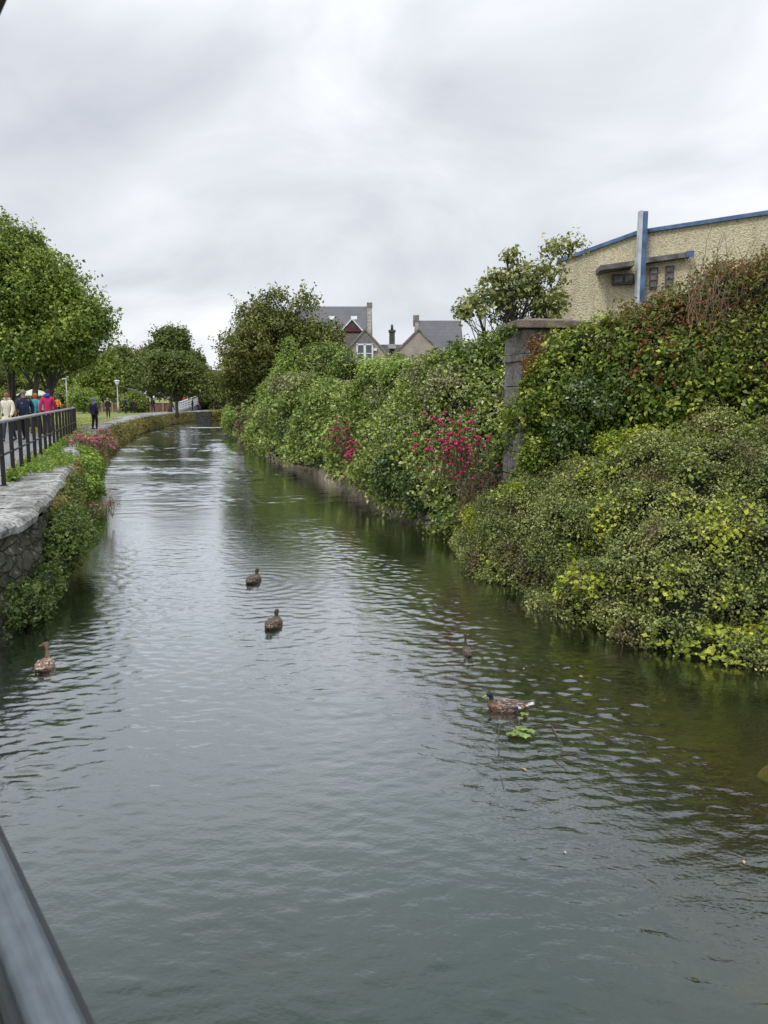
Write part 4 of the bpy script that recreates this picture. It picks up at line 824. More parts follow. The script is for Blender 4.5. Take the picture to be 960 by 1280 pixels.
a0 = at(697, 329, 27); a1 = at(797, 293, 26); a2 = at(1150, 240, 22.5)
CH = thing('church', 'cream pebble dashed church hall with sloping blue edged roofline and blue cross', 'building', (a1[0], 27, 0.55))
oc = np.array(CH.location)
back = np.array([4.0, 16.0, 0])
def zat(p, z): return np.array([p[0], p[1], z])
mb = MB()
V = [zat(a0, 0.4), zat(a1, 0.4), zat(a2, 0.4), zat(a2+back, 0.4), zat(a1+back, .4), zat(a0+back, 0.4), a0, a1, a2, a2+back, a1+back, a0+back]
V = [v-oc for v in V]; mb.add(V, [(0, 1, 7, 6), (1, 2, 8, 7), (2, 3, 9, 8), (3, 4, 10, 9), (4, 5, 11, 10), (5, 0, 6, 11)]); mb.build('wall', MATS['pebble'], CH)
mb = MB(); e = np.array([0, -0.12, 0])
for p, q in ((a0, a1), (a1, a2)):
    o1, o2 = p-oc+e, q-oc+e; b1, b2 = p+back-oc, q+back-oc; up = np.array([0, 0, 0.115]); dn = np.array([0, 0, 0.002])
    mb.add([o1+dn, o2+dn, b2+dn, b1+dn, o1+up, o2+up, b2+up, b1+up], [(0, 3, 2, 1), (4, 5, 6, 7), (0, 1, 5, 4), (1, 2, 6, 5), (2, 3, 7, 6), (3, 0, 4, 7)])
mb.build('roof_edge', M_BLUE, CH)
# cross: tall post + projecting ledge
pb = at(798, 380, 25.7)-oc; pt = at(798, 265, 25.7)-oc; pp = pb.copy(); pp[2] = 1.0
crs = MB(); crs.box((pb[0]+0.06, pb[1], (1.0+pt[2])/2), (0.16, 0.26, pt[2]-1.0), 0); cr_o = crs.build('cross_post', M_BLUE, CH)
mb = MB(); mb.box((pb[0]-0.065, pb[1]-0.02, (1.0+pt[2])/2+0.01), (0.09, 0.25, pt[2]-0.98), 0); mb.build('cross_post_face', M_BLUEPALE, cr_o)
for (x0, y0, x1, y1, yd) in ((750, 338, 793, 332, 0.55), (805, 329, 863, 321, 0.55)):
    p, q = at(x0, y0, 25.6)-oc, at(x1, y1, 25.4 if x0 < 800 else 25.0)-oc
    mb = MB(); th = 0.16; b_ = np.array([0.15, 1.3, 0]); mb.add([p, q, q+b_, p+b_, p+[0, 0, th], q+[0, 0, th], q+b_+[0, 0, th], p+b_+[0, 0, th]], [(0, 3, 2, 1), (4, 5, 6, 7), (0, 1, 5, 4), (1, 2, 6, 5), (2, 3, 7, 6), (3, 0, 4, 7)]); mb.build('cross_arm', M_CONC, CH, bevel=0.015)
    if x0 > 800:
        mb = MB(); q2 = q.copy(); mb.box((q[0]-0.02, q[1]-0.03, q[2]+th/2), (0.22, 0.05, th+0.02)); mb.build('blue_arm_end', M_BLUE, CH)
def onwall(px, py, off=0.06):
    # intersect the photo ray with the church front facets
    for p, q in ((a0, a1), (a1, a2)):
        r = at(px, py, 1.0)-np.array([0, 0, CAMZ]); n_ = np.cross(q-p, [0, 0, 1.0]); n_ = n_/np.linalg.norm(n_); tt = ((p-np.array([0, 0, CAMZ]))@n_)/(r@n_); h_ = r*tt+np.array([0, 0, CAMZ])
        if p[0]-1e-6 <= h_[0] <= q[0]: 
            if n_[1] > 0: n_ = -n_
            return h_+n_*off-oc, math.atan2((q-p)[1], (q-p)[0])
    return None
for (px, py) in ((817, 348), (837, 346)):
    h_, ra = onwall(px, py, 0.05); fr_ = MB(); fr_.box(h_, (0.24, 0.08, 0.64), ra); fo = fr_.build('vent', M_VENT, CH)
    s_ = MB()
    for k in range(3): s_.box(h_+np.array([0, -0.045, (k-1)*0.2]), (0.18, 0.04, 0.14), ra)
    s_.build('louvre', M_CONC, fo)
h_, ra = onwall(779, 350, 0.12); mb = MB(); mb.box(h_, (0.66, 0.22, 0.32), ra); bo = mb.build('box_beam', M_VENT, CH, bevel=.01); mb = MB()
for k in (-1, 1): mb.box(h_+np.array([k*0.16*math.cos(ra), -0.13+k*0.16*math.sin(ra), 0]), (0.24, 0.05, 0.2), ra)
mb.build('panel', M_CONC, bo)
mb = MB(); g_ = at(692, 400, 26.7)-oc; mb.tube([(g_[0]+0.05, g_[1], 0), (g_[0]+0.05, g_[1], a0[2]-oc[2]-0.3)], 0.07, 8); mb.build('downpipe', M_BLUEPALE, CH, True)

# =================================================================== HOUSES (d about 70)
t = NT('slate'); co = t.coord(); br = t.add('ShaderNodeTexBrick'); br.inputs['Scale'].default_value = 1.0; br.inputs['Brick Width'].default_value = 0.4; br.inputs['Row Height'].default_value = 0.3; br.inputs['Mortar Size'].default_value = 0.015
br.inputs['Color1'].default_value = (0.045, 0.047, 0.058, 1); br.inputs['Color2'].default_value = (0.075, 0.075, 0.088, 1); br.inputs['Mortar'].default_value = (0.025, 0.025, 0.03, 1)
mp = t.mapping(co, (1, 1, 1), (math.pi/2, 0, 0)); t.link(mp, br.inputs['Vector']); n1 = t.noise(co, 0.8, 4); c = t.mix(n1, br.outputs['Color'], (0.095, 0.09, 0.10, 1)); MATS['slate'] = t.surf(t.principled(c, 0.6, None, 0.4))
M_REND = mplain('house_render', (0.34, 0.31, 0.26), 0.9, 0.2, 1.0, bump=.4, bd=.03); M_REND2 = mplain('house_stone', (0.30, 0.275, 0.24), .9, .3, 2.0, bump=.6, bd=.04)
M_WHITE = mplain('white_paint', (0.72, 0.73, 0.74), 0.5, 0.08, 2); M_RED = mplain('red_paint', (0.11, 0.022, 0.026), 0.5, .2, 3)
t = NT('window_glass'); MATS['glass'] = t.surf(t.principled((0.05, 0.075, 0.085, 1), 0.06, None, 0.7))
M_PARA = mplain('parapet_stone', (0.20, 0.185, 0.16), 0.9, .35, 3, bump=.5, bd=.03)
def P3(px, py, d): return at(px, py, d)
# left tall house: ridge parallel to the picture, gable parapet at its right end
H1 = thing('slate_house', 'tall grey house with slate roof, skylights and a red dormer behind the hedge', 'house', (at(425, 450, 75)[0], 75, 1.2)); o = np.array(H1.location)
xl, xr = at(372, 400, 75)[0], at(459, 400, 75)[0]; ze = at(430, 414, 72)[2]; zr_ = at(430, 384, 75)[2]; yf, ym, yb = 72.0, 75.5, 79.0
mb = MB(); mb.add([np.array(v)-o for v in [(xl, yf, 1), (xr, yf, 1), (xr, yb, 1), (xl, yb, 1), (xl, yf, ze), (xr, yf, ze), (xr, yb, ze), (xl, yb, ze), (xl, ym, zr_-.1), (xr, ym, zr_-.1)]], [(0, 1, 5, 4), (1, 2, 6, 9, 5), (2, 3, 7, 6), (3, 0, 4, 8, 7)]); mb.build('wall', M_REND2, H1)
mb = MB()
for y_ in (yf, yb):
    s_ = 1 if y_ == yf else -1
    a = np.array([xl-.1, y_-0.3*s_, ze-0.05]); b_ = np.array([xr-0.01, y_-0.3*s_, ze-0.05]); c_ = np.array([xr-0.01, ym, zr_]); d_ = np.array([xl-.1, ym, zr_]); up = np.array([0, 0, 0.12])
    mb.add([v-o for v in (a, b_, c_, d_, a+up, b_+up, c_+up, d_+up)], [(0, 1, 2, 3), (4, 7, 6, 5), (0, 4, 5, 1), (1, 5, 6, 2), (3, 2, 6, 7), (0, 3, 7, 4)])
rf = mb.build('roof', MATS['slate'], H1)
mb = MB(); mb.prism([np.array([xr, yf-.35, ze-.2])-o, np.array([xr, ym, zr_+.15])-o, np.array([xr, yb+.35, ze-.2])-o, np.array([xr, yb+.35, ze-.55])-o, np.array([xr, yf-.35, ze-.55])-o], (0.42, 0, 0)); mb.box((xr+.21-o[0], ym-o[1], zr_-o[2]+.2), (.5, .5, .5)); mb.build('gable_parapet', M_PARA, H1)
for px, py in ((415, 399), (442.5, 399)):
    tt = (at(px, py, 74)[2]-ze)/(zr_-ze); y_ = yf+(ym-yf)*tt; c_ = at(px, py, y_)-o+np.array([0, -.16, .12]); mb = MB(); ang = math.atan2(zr_-ze, ym-yf)
    for (w1, h1, nm, mt, off) in ((.55, .42, 'skylight', M_WHITE, 0),):
        dx = w1/2; dy = h1/2*math.cos(ang)*1.4; dz = h1/2*math.sin(ang)*1.4; mb.add([c_+[-dx, -dy, -dz], c_+[dx, -dy, -dz], c_+[dx, dy, dz], c_+[-dx, dy, dz]], [(0, 1, 2, 3)]); mb.add([c_+[-dx, -dy, -dz-.15], c_+[dx, -dy, -dz-.15], c_+[dx, -dy, -dz], c_+[-dx, -dy, -dz]], [(0, 1, 2, 3)])
    sk = mb.build('skylight', mplain('skylight_glass', (.38, .40, .43), .3), rf)
mb = MB(); cF = at(440, 412, 71.6)-o
dm = MB(); dm.prism([cF+[-.85, 0, -.2], cF+[.85, 0, -.2], cF+[0, 0, .75]], (0, 2.2, 0)); dmo = dm.build('dormer', mplain('dormer_dark', (.06, .05, .055), .7), H1)
for s_ in (-1, 1):
    mb = MB(); a, b_ = cF+[s_*1.05, -.08, -.3], cF+[0, -.08, .85]; up = np.array([0, 0, .14]); mb.add([a, b_, b_+up, a+up, a+[0, 2.3, 0], b_+[0, 2.3, 0], b_+up+[0, 2.3, 0], a+up+[0, 2.3, 0]], [(0, 1, 2, 3), (4, 7, 6, 5), (3, 2, 6, 7), (0, 4, 5, 1), (0, 3, 7, 4), (1, 5, 6, 2)]); mb.build('bargeboard', M_WHITE, dmo)
for s_ in (-.27, .27): mb = MB(); mb.box(cF+[s_, -.04, .0], (.34, .06, .34)); mb.build('window', M_RED, dmo)
mb = MB(); mb.box(cF+[0, .15, -1.0], (1.7, .5, 1.3)); mb.build('bay', mplain('dark_bay', (0.14, .13, .12), .8), H1)
mb = MB(); mb.box(at(416, 424, 71.9)-o, (.9, .1, 1.3)); wo = mb.build('window', M_WHITE, H1); mb = MB(); mb.box(at(416, 424, 71.9)-o+[0, -.06, 0], (.7, .04, 1.1)); mb.build('pane', MATS['glass'], wo)
mb = MB(); mb.tube([np.array([xl, yf-.38, ze-.03])-o, np.array([xr, yf-.38, ze-.03])-o], .08, 6); mb.build('gutter', mplain('gutter_dark', (.03, .03, .035), .6), rf)
# front gable house
H2 = thing('gable_house', 'grey rendered gable house with tall white arched window behind the hedge', 'house', (at(457, 450, 66)[0], 66, 1.2)); o = np.array(H2.location)
ap = at(456.5, 413, 66); ll = at(424, 450, 66); rr_ = at(487, 445, 66); sl = (ap[2]-ll[2])/(ap[0]-ll[0]); zb_ = 4.6
xl = ap[0]-(ap[2]-zb_)/sl; xr = ap[0]+(ap[2]-zb_)/sl
mb = MB(); mb.prism([np.array(v)-o for v in [(xl, 66, 1), (xr, 66, 1), (xr, 66, zb_), (ap[0], 66, ap[2]), (xl, 66, zb_)]], (0, 4.5, 0)); mb.build('wall', M_REND, H2)
mb = MB()
for s_, xe in ((-1, xl), (1, xr)):
    a, b_ = np.array([xe+s_*.25, 65.85, zb_-.25*sl])-o, ap*[1, 0, 1]+[0, 65.85, 0]-o; up = np.array([s_*-.0, 0, .2]); dp = np.array([0, 4.8, 0]); mb.add([a+[0, 0, .003], b_+[0, 0, .003], b_+up, a+up, a+dp+[0, 0, .003], b_+dp+[0, 0, .003], b_+up+dp, a+up+dp], [(0, 1, 2, 3), (4, 7, 6, 5), (3, 2, 6, 7), (0, 4, 5, 1), (0, 3, 7, 4), (1, 5, 6, 2)])
mb.build('roof', M_PARA, H2)
wc = at(456, 441, 65.9)-o; wx, wz = .62, .66
mb = MB()
for bx in [((0, 0, -wz), (2*wx+.14, .12, .12)), ((0, 0, wz), (2*wx+.14, .12, .12)), ((-wx, 0, 0), (.13, .12, 2*wz)), ((wx, 0, 0), (.13, .12, 2*wz)), ((0, 0, 0), (.2, .12, 2*wz)), ((-wx*.5, 0, -.05), (wx, .1, .06)), ((wx*.5, 0, -.05), (wx, .1, .06))]: mb.box(wc+bx[0], bx[1])
wo = mb.build('window_frame', M_WHITE, H2); mb = MB(); mb.box(wc+[0, .03, 0], (2*wx, .05, 2*wz)); mb.build('pane', MATS['glass'], wo)
mb = MB(); mb.prism([wc+[-wx-.1, -.02, wz+.06], wc+[wx+.1, -.02, wz+.06], wc+[wx*.5, -.02, wz+.55], wc+[0, -.02, wz+.85], wc+[-wx*.5, -.02, wz+.55]], (0, .1, 0)); mb.build('arched_panel', mplain('grey_panel', (.16, .16, .18), .7), H2)
mb = MB(); mb.box(at(469, 437, 65.9)-o, (.28, .12, .2)); mb.build('wall_light', M_WHITE, H2)
# link roof with chimney
H3 = thing('chimney_house', 'low slate roofed house with a tall brown chimney between the two gables', 'house', (at(492, 450, 76)[0], 76, 1.2)); o = np.array(H3.location)
xl, xr = at(470, 430, 76)[0], at(535, 430, 76)[0]; zr_ = at(490, 430.5, 76)[2]; mb = MB(); mb.box((np.array([(xl+xr)/2, 77, 2.9])-o), (xr-xl-.4, 5, 3.8)); mb.build('wall', M_REND, H3)
mb = MB(); mb.prism([np.array(v)-o for v in [(xl, 74.2, 4.83), (xl, 79.8, 4.83), (xl, 77, zr_+.05)]], (xr-xl, 0, 0)); rf = mb.build('roof', MATS['slate'], H3)
cc = at(490, 424, 75.5)-o; zt_ = at(490, 414, 75.5)[2]-o[2]; M_CHIM = mplain('chimney_brick', (.085, .075, .07), .9, .3, 4)
mb = MB(); mb.box((cc[0], cc[1], zt_-1.5), (.52, .5, 3.0)); mb.box((cc[0], cc[1], zt_), (.66, .62, .2)); ch_ = mb.build('chimney', M_CHIM, rf); mb = MB(); mb.tube([(cc[0], cc[1], zt_+.1), (cc[0], cc[1], zt_+.6)], [.14, .1], 8); mb.build('chimney_pot', M_CHIM, rf, True)
mb = MB(); mb.box(at(490, 433, 75.0)-o, (.7, .3, .4)); mb.build('lead_flashing', mplain('lead', (.42, .42, .42), .6), rf)
# right house
H4 = thing('slate_house', 'grey house with slate roof and stone gable parapet, right of the chimney', 'house', (at(545, 450, 70)[0], 70, 1.2)); o = np.array(H4.location)
xl = at(523, 400, 70)[0]; xr = at(576, 400, 70)[0]; zr_ = at(540, 402.5, 70)[2]; yf, ym, yb = 66.5, 70.0, 73.5; ze = zr_-3.0
mb = MB(); mb.add([np.array(v)-o for v in [(xl, yf, 1), (xr, yf, 1), (xr, yb, 1), (xl, yb, 1), (xl, yf, ze), (xr, yf, ze), (xr, yb, ze), (xl, yb, ze), (xl, ym, zr_-.1), (xr, ym, zr_-.1)]], [(0, 1, 5, 4), (1, 2, 6, 9, 5), (2, 3, 7, 6), (3, 0, 4, 8, 7)]); mb.build('wall', M_REND2, H4)
mb = MB()
for y_ in (yf, yb):
    s_ = 1 if y_ == yf else -1
    a = np.array([xl+.01, y_-0.3*s_, ze-0.1]); b_ = np.array([xr, y_-0.3*s_, ze-0.1]); c_ = np.array([xr, ym, zr_]); d_ = np.array([xl+.01, ym, zr_]); up = np.array([0, 0, 0.12])
    mb.add([v-o for v in (a, b_, c_, d_, a+up, b_+up, c_+up, d_+up)], [(0, 1, 2, 3), (4, 7, 6, 5), (0, 4, 5, 1), (1, 5, 6, 2), (3, 2, 6, 7), (0, 3, 7, 4)])
mb.build('roof', MATS['slate'], H4)
mb = MB(); mb.prism([np.array([xl-.3, yf-.35, ze-.2])-o, np.array([xl-.3, ym, zr_+.2])-o, np.array([xl-.3, yb+.35, ze-.2])-o, np.array([xl-.3, yb+.35, ze-.6])-o, np.array([xl-.3, yf-.35, ze-.6])-o], (0.3, 0, 0)); mb.box((xl-.2-o[0], ym-o[1], zr_-o[2]+.1), (.5, .5, .9)); mb.build('gable_parapet', M_PARA, H4)
ap = at(523, 413, 65); ll = at(498, 438, 65); sl = (ap[2]-ll[2])/(ap[0]-ll[0]); 
H5 = thing('gable_house', 'plain stone gable in front of the right slate roof, rising from the hedge', 'house', (ap[0], 66, 1.2)); o = np.array(H5.location); zb_ = 4.2; hw = (ap[2]-zb_)/sl
mb = MB(); mb.prism([np.array(v)-o for v in [(ap[0]-hw, 65, 1), (ap[0]+hw, 65, 1), (ap[0]+hw, 65, zb_), tuple(ap), (ap[0]-hw, 65, zb_)]], (0, 1.4, 0)); mb.build('wall', M_REND, H5)
mb = MB()
for s_ in (-1, 1):
    a, b_ = np.array([ap[0]+s_*(hw+.2), 64.9, zb_-.2*sl])-o, ap*[1, 0, 1]+[0, 64.9, 0]-o; up = np.array([0, 0, .18]); dp = np.array([0, 1.45, 0]); mb.add([a+[0, 0, .003], b_+[0, 0, .003], b_+up, a+up, a+dp+[0, 0, .003], b_+dp+[0, 0, .003], b_+up+dp, a+up+dp], [(0, 1, 2, 3), (4, 7, 6, 5), (3, 2, 6, 7), (0, 4, 5, 1), (0, 3, 7, 4), (1, 5, 6, 2)])
mb.build('roof', M_PARA, H5)

# =================================================================== FAR BANK FURNITURE
# brick boundary wall with pickets
M_BRK = mplain('boundary_brick', (0.20, 0.11, 0.085), .9, .3, 2.5); 
b0, b1 = at(60, 510, 88), at(212, 510, 88); BW = thing('brick_wall', 'low reddish brick boundary wall with pale posts at the back of the lawn', 'wall', ((b0[0]+b1[0])/2, 88, 1.2)); o = np.array(BW.location)
mb = MB(); mb.box((0, 0, .42), (b1[0]-b0[0], .2, .9)); mb.box((0, 0, .9), (b1[0]-b0[0], .28, .08)); mb.build('brickwork', M_BRK, BW)
k = 0
for x in np.arange(b0[0]+.5, b1[0], 1.1): mb = MB(); mb.box((x-o[0], -.16, .45), (.16, .1, 1.05)); mb.build('post', mplain('pale_post', (.30, .24, .2), .8), BW)
# far retaining wall + railing at the bend
mb = MB(); rw0, rw1 = at(252, 505, 101), at(300, 505, 101); RW = thing('retaining_wall', 'dark ivy covered stone retaining wall at the far bend of the river', 'wall', ((rw0[0]+rw1[0])/2, 101, 1.2)); o = np.array(RW.location); wd = rw1[0]-rw0[0]
mb.prism([(-wd/2, 0, 0), (wd/2, 0, 0), (wd/2, 0, 1.1), (-wd/2+1.3, 0, 1.1), (-wd/2, 0, .3)], (0, .5, 0)); mb.build('stonework', MATS['rubble'], RW, bevel=.04)
FR = thing('far_railing', 'pale timber railing on top of the far retaining wall', 'railing', (o[0], 101.3, 2.3)); mb = MB()
M_PALE = mplain('pale_timber', (.33, .30, .25), .8)
for x in np.arange(-wd/2+1.2, wd/2, 1.1): mb = MB(); mb.box((x, 0, .45), (.12, .1, .9)); mb.build('post', M_PALE, FR)
mb = MB(); mb.box((.6, 0, .93), (wd-1.2, .1, .1)); mb.box((.6, .01, .5), (wd-1.2, .06, .1)); mb.build('rail', M_PALE, FR)
# white ramp fence
f0, f1 = at(224, 512, 88), at(252, 505, 100); RF = thing('ramp_fence', 'white slatted fence climbing the far ramp behind the avenue tree', 'fence', f0*[1, 1, 0]+[0, 0, 1.2]); vv = (f1-f0)*[1, 1, 0]; n_ = 14
M_WF = mplain('white_fence', (.55, .56, .58), .6)
for k in range(n_+1): mb = MB(); p = vv*k/n_+np.array([0, 0, .9*k/n_]); mb.box(p+[0, 0, .5], (.1, .1, 1.05)); mb.build('post', M_WF, RF)
mb = MB()
for zz_ in (.2, .45, .7, .98): mb.tube([np.array([0, 0, zz_]), vv+np.array([0, 0, .9+zz_])], .07, 4)
mb.build('rail', M_WF, RF)
V = np.array([(-.3, 0, 0), (2.2, 0, 0), (2.2, 0, 0), (-.3, 0, 0)]); 
rp = MB(); a = f0*[1, 1, 0]; b_ = a+vv; rp.add([a+[-2.5, 0, 1.2], a+[.1, 0, 1.2], b_+[.1, 0, 1.2], b_+[-2.5, 0, 1.2], a+[-2.5, 0, 1.21], a+[.1, 0, 1.21], b_+[.1, 0, 2.05], b_+[-2.5, 0, 2.05]], [(4, 5, 6, 7), (1, 2, 6, 5), (0, 4, 7, 3), (2, 3, 7, 6)]); setp(rp.build('ramp', MATS['asphalt']), kind='structure')
# lamps
M_GALV = mplain('galvanised', (.36, .37, .38), .5, .15, 5, metal=.2)
lp = at(148, 515.5, 79); LP = thing('street_lamp', 'grey post lamp with white conical lantern head on the lawn', 'lamp post', (lp[0], 79, 1.2)); H_ = at(148, 475, 79)[2]-1.2
mb = MB(); mb.tube([(0, 0, 0), (0, 0, .8), (0, 0, .82), (0, 0, H_-.5)], [.09, .09, .055, .05], 8); mb.build('pole', M_GALV, LP, True)
mb = MB(); mb.tube([(0, 0, H_-.5), (0, 0, H_-.42), (0, 0, H_-.1)], [.1, .12, .26], 12); mb.build('lantern', mplain('opal_glass', (.62, .64, .66), .3), LP, True); mb = MB(); mb.tube([(0, 0, H_-.1), (0, 0, H_-.04), (0, 0, H_)], [.3, .26, .06], 12); mb.build('lamp_hood', M_WHITE, LP, True)
lp = at(84.5, 511, 72); LP = thing('lamp_post', 'plain slim grey lamp pole behind the end of the black railing', 'lamp post', (lp[0], 72, 1.2)); H_ = at(84, 474, 72)[2]-1.2
mb = MB(); mb.tube([(0, 0, 0), (0, 0, H_)], [.07, .05], 8); mb.build('pole', M_GALV, LP, True); mb = MB(); mb.box((-.12, 0, H_+.03), (.5, .16, .1), 0, .8); mb.build('lamp_head', M_GALV, LP, bevel=.02)
# garden parasol/tent tip
tp = at(43, 487, 78); TT = thing('garden_tent', 'white peaked garden tent roof glimpsed between the maple trunks', 'tent', (tp[0], 78, 1.2)); mb = MB(); ht = tp[2]-1.2
mb.add([(-1.3, -1.3, ht-.5), (1.3, -1.3, ht-.5), (1.3, 1.3, ht-.5), (-1.3, 1.3, ht-.5), (0, 0, ht+.1), (-1.3, -1.3, ht-.6), (1.3, -1.3, ht-.6), (1.3, 1.3, ht-.6), (-1.3, 1.3, ht-.6)], [(0, 1, 4), (1, 2, 4), (2, 3, 4), (3, 0, 4), (5, 6, 1, 0), (6, 7, 2, 1), (7, 8, 3, 2), (8, 5, 0, 3)]); mb.build('canopy', mplain('canvas', (.42, .44, .38), .8), TT)
for x in (-1.2, 1.2):
    for y in (-1.2, 1.2): mb = MB(); mb.tube([(x, y, 0), (x, y, ht-.7)], .03, 6); mb.build('leg', M_GALV, TT)
# small sheds seen through
sh = at(185, 500, 93); SH = thing('garden_shed', 'low grey shed roof above the bright drooping bush', 'shed', (sh[0]-2.2, 93, 1.2)); mb = MB(); mb.box((0, 0, .9), (3.4, 2, 1.8)); mb.build('wall', M_REND, SH); mb = MB(); mb.prism([(-1.9, -1.2, 1.8), (1.9, -1.2, 1.8), (0, -1.2, 2.6)], (0, 2.4, 0)); mb.build('roof', MATS['slate'], SH)

# =================================================================== PEOPLE
def skin_eval(verts, edges, radii, sub=1, root=0):
    me = bpy.data.meshes.new('sk'); me.from_pydata([tuple(map(float, v)) for v in verts], edges, []); ob = bpy.data.objects.new('sk', me); COL.objects.link(ob)
    m = ob.modifiers.new('s', 'SKIN'); m.use_smooth_shade = True; m.branch_smoothing = 0.3
    for i, r in enumerate(radii):
        sv = me.skin_vertices[0].data[i]; sv.radius = (r, r) if not isinstance(r, tuple) else r; sv.use_root = (i == root)
    s = ob.modifiers.new('u', 'SUBSURF'); s.levels = sub; s.render_levels = sub
    dg = bpy.context.evaluated_depsgraph_get(); ev = ob.evaluated_get(dg); m2 = bpy.data.meshes.new_from_object(ev)
    v = np.array([tuple(q.co) for q in m2.vertices]); f = [tuple(p.vertices) for p in m2.polygons]
    bpy.data.objects.remove(ob); bpy.data.meshes.remove(me); bpy.data.meshes.remove(m2); return v, f
M_SKIN = mplain('skin', (0.42, 0.24, 0.17), .6, .08, 8); M_EYE = mplain('eye_dark', (.02, .018, .016), .3)
def cloth(nm, c): return mplain('cloth_'+nm, c, .85, .18, 14, bump=.4, bd=.01)
def person(label, px, d, H, face, top, legs, hair, pose='walk', hat=None, hood=None, bag=None, width=1.0, z=1.2, phase=1, coat=0.46, detail=True, group=None, scarf=None):
    base = at(px, 500, d); root = thing('person', label, 'person', (base[0], d, z), face, group=group)
    st = 0.13*phase if pose == 'walk' else 0.02
    J = {}; A = lambda k, x, y, z_: J.__setitem__(k, np.array([x, y, z_])*H)
    if pose == 'sit':
        A('pel', 0, 0, .10); A('chest', 0, -.01, .30); A('neck', 0, -.02, .42); A('hd', 0, -.03, .50); A('top', 0, -.03, .56)
        for s, n in ((1, 'L'), (-1, 'R')): A('sh'+n, s*.1, -.01, .39); A('el'+n, s*.14, -.05, .24); A('wr'+n, s*.09, -.17, .16); A('ha'+n, s*.07, -.21, .15); A('hip'+n, s*.05, -.02, .08); A('kn'+n, s*.07, -.24, .12); A('an'+n, s*.07, -.27, -.12); A('toe'+n, s*.075, -.35, -.15)
    else:
        A('pel', 0, 0, .53); A('chest', 0, -.005, .715); A('neck', 0, -.01, .835); A('hd', 0, -.018, .905); A('top', 0, -.012, .955)
        for s, n in ((1, 'L'), (-1, 'R')):
            k = s*st; A('sh'+n, s*.088*width, 0, .795); A('el'+n, s*.122*width, -k*.45+.02, .64); A('wr'+n, s*.120*width, -k*.9-.05, .50); A('ha'+n, s*.118*width, -k*.95-.065, .455)
            A('hip'+n, s*.052, 0, .50); A('kn'+n, s*.052, k*.5-.02, .275); A('an'+n, s*.05, k*1.1+(.03 if k > 0 else 0), .045+(.02 if k > .1 else 0)); A('toe'+n, s*.06, k*1.1-.07, .02)
    names = list(J); V = [J[k] for k in names]; ix = {k: i for i, k in enumerate(names)}
    R_ = dict(pel=.062, chest=.066, neck=.030, hd=.048, top=.030, sh=.036, el=.024, wr=.017, ha=.020, hip=.048, kn=.032, an=.021, toe=.018)
    E = [('pel', 'chest'), ('chest', 'neck'), ('neck', 'hd'), ('hd', 'top')]
    for n in 'LR': E += [('chest', 'sh'+n), ('sh'+n, 'el'+n), ('el'+n, 'wr'+n), ('wr'+n, 'ha'+n), ('pel', 'hip'+n), ('hip'+n, 'kn'+n), ('kn'+n, 'an'+n), ('an'+n, 'toe'+n)]
    rk = lambda k: R_[k if k in R_ else k[:-1]]*H
    v, f = skin_eval(V, [(ix[a], ix[b]) for a, b in E], [rk(k) for k in names])
    mb = MB(); mb.add(v, f)
    for s, n in ((1, 'L'), (-1, 'R')):   # five fingers
        ha = J['ha'+n]; wr = J['wr'+n]; d_ = unit(ha-wr); sd_ = unit(np.cross(d_, [1, 0, 0])); lens = [.040, .046, .044, .036]
        for q in range(4):
            b_ = ha+sd_*(q-1.5)*.0085*H; mb.tube([b_-d_*.01*H, b_+d_*lens[q]*.5*H, b_+(d_*lens[q]+np.array([-s*.012, 0, 0]))*H], [.0050*H, .0045*H, .0035*H], 5)
        mb.tube([wr+d_*.015*H, wr+(d_*.035+sd_*-.022)*H, wr+(d_*.052+sd_*-.026)*H], [.006*H, .0052*H, .004*H], 5)
    hd = J['hd']
    mb.tube([hd+np.array([0, -.040, .006])*H, hd+np.array([0, -.056, -.006])*H], [.006*H, .008*H], 6)                  # nose
    for s in (-1, 1): mb.ball(hd+np.array([s*.047, .004, 0])*H, .012*H, .4, .7, 1.2, 6, 5)                               # ears
    body = mb.build('body', M_SKIN, root, True)
    if detail:
        mb = MB()
        for s in (-1, 1): mb.ball(hd+np.array([s*.017, -.043, .010])*H, .0055*H, n=6, m=5)
        mb.build('eyes', M_EYE, body); mb = MB(); mb.box(hd+np.array([0, -.045, -.022])*H, (.024*H, .008*H, .005*H)); mb.build('mouth', mplain('lips', (.28, .09, .08), .6), body)
    # trousers
    K = ['pel', 'hipL', 'knL', 'anL', 'hipR', 'knR', 'anR']; P_ = {k: J[k].copy() for k in K}; 
    vt, ft = skin_eval([P_[k] for k in K], [(0, 1), (1, 2), (2, 3), (0, 4), (4, 5), (5, 6)], [.072*H, .060*H, .044*H, .034*H, .060*H, .044*H, .034*H]); mb = MB(); mb.add(vt, ft); mb.build('trousers', legs, root, True)
    # coat
    K = ['pel', 'chest', 'neck', 'shL', 'elL', 'wrL', 'shR', 'elR', 'wrR']; P_ = {k: J[k].copy() for k in K}; P_['neck'] = P_['neck']-np.array([0, 0, .012])*H; hem = J['pel']-np.array([0, 0, .53-coat])*H if pose != 'sit' else J['pel']-[0, 0, .02*H]
    pts = [hem]+[P_[k] for k in K]; ww = width
    vt, ft = skin_eval(pts, [(0, 1), (1, 2), (2, 3), (2, 4), (4, 5), (5, 6), (2, 7), (7, 8), (8, 9)], [(.092*H*ww, .075*H*ww), (.088*H*ww, .075*H*ww), (.092*H*ww, .074*H*ww), .042*H, .044*H*ww, .037*H*ww, .029*H, .044*H*ww, .037*H*ww, .029*H], root=1); mb = MB(); mb.add(vt, ft); jk = mb.build('jacket', top, root, True)
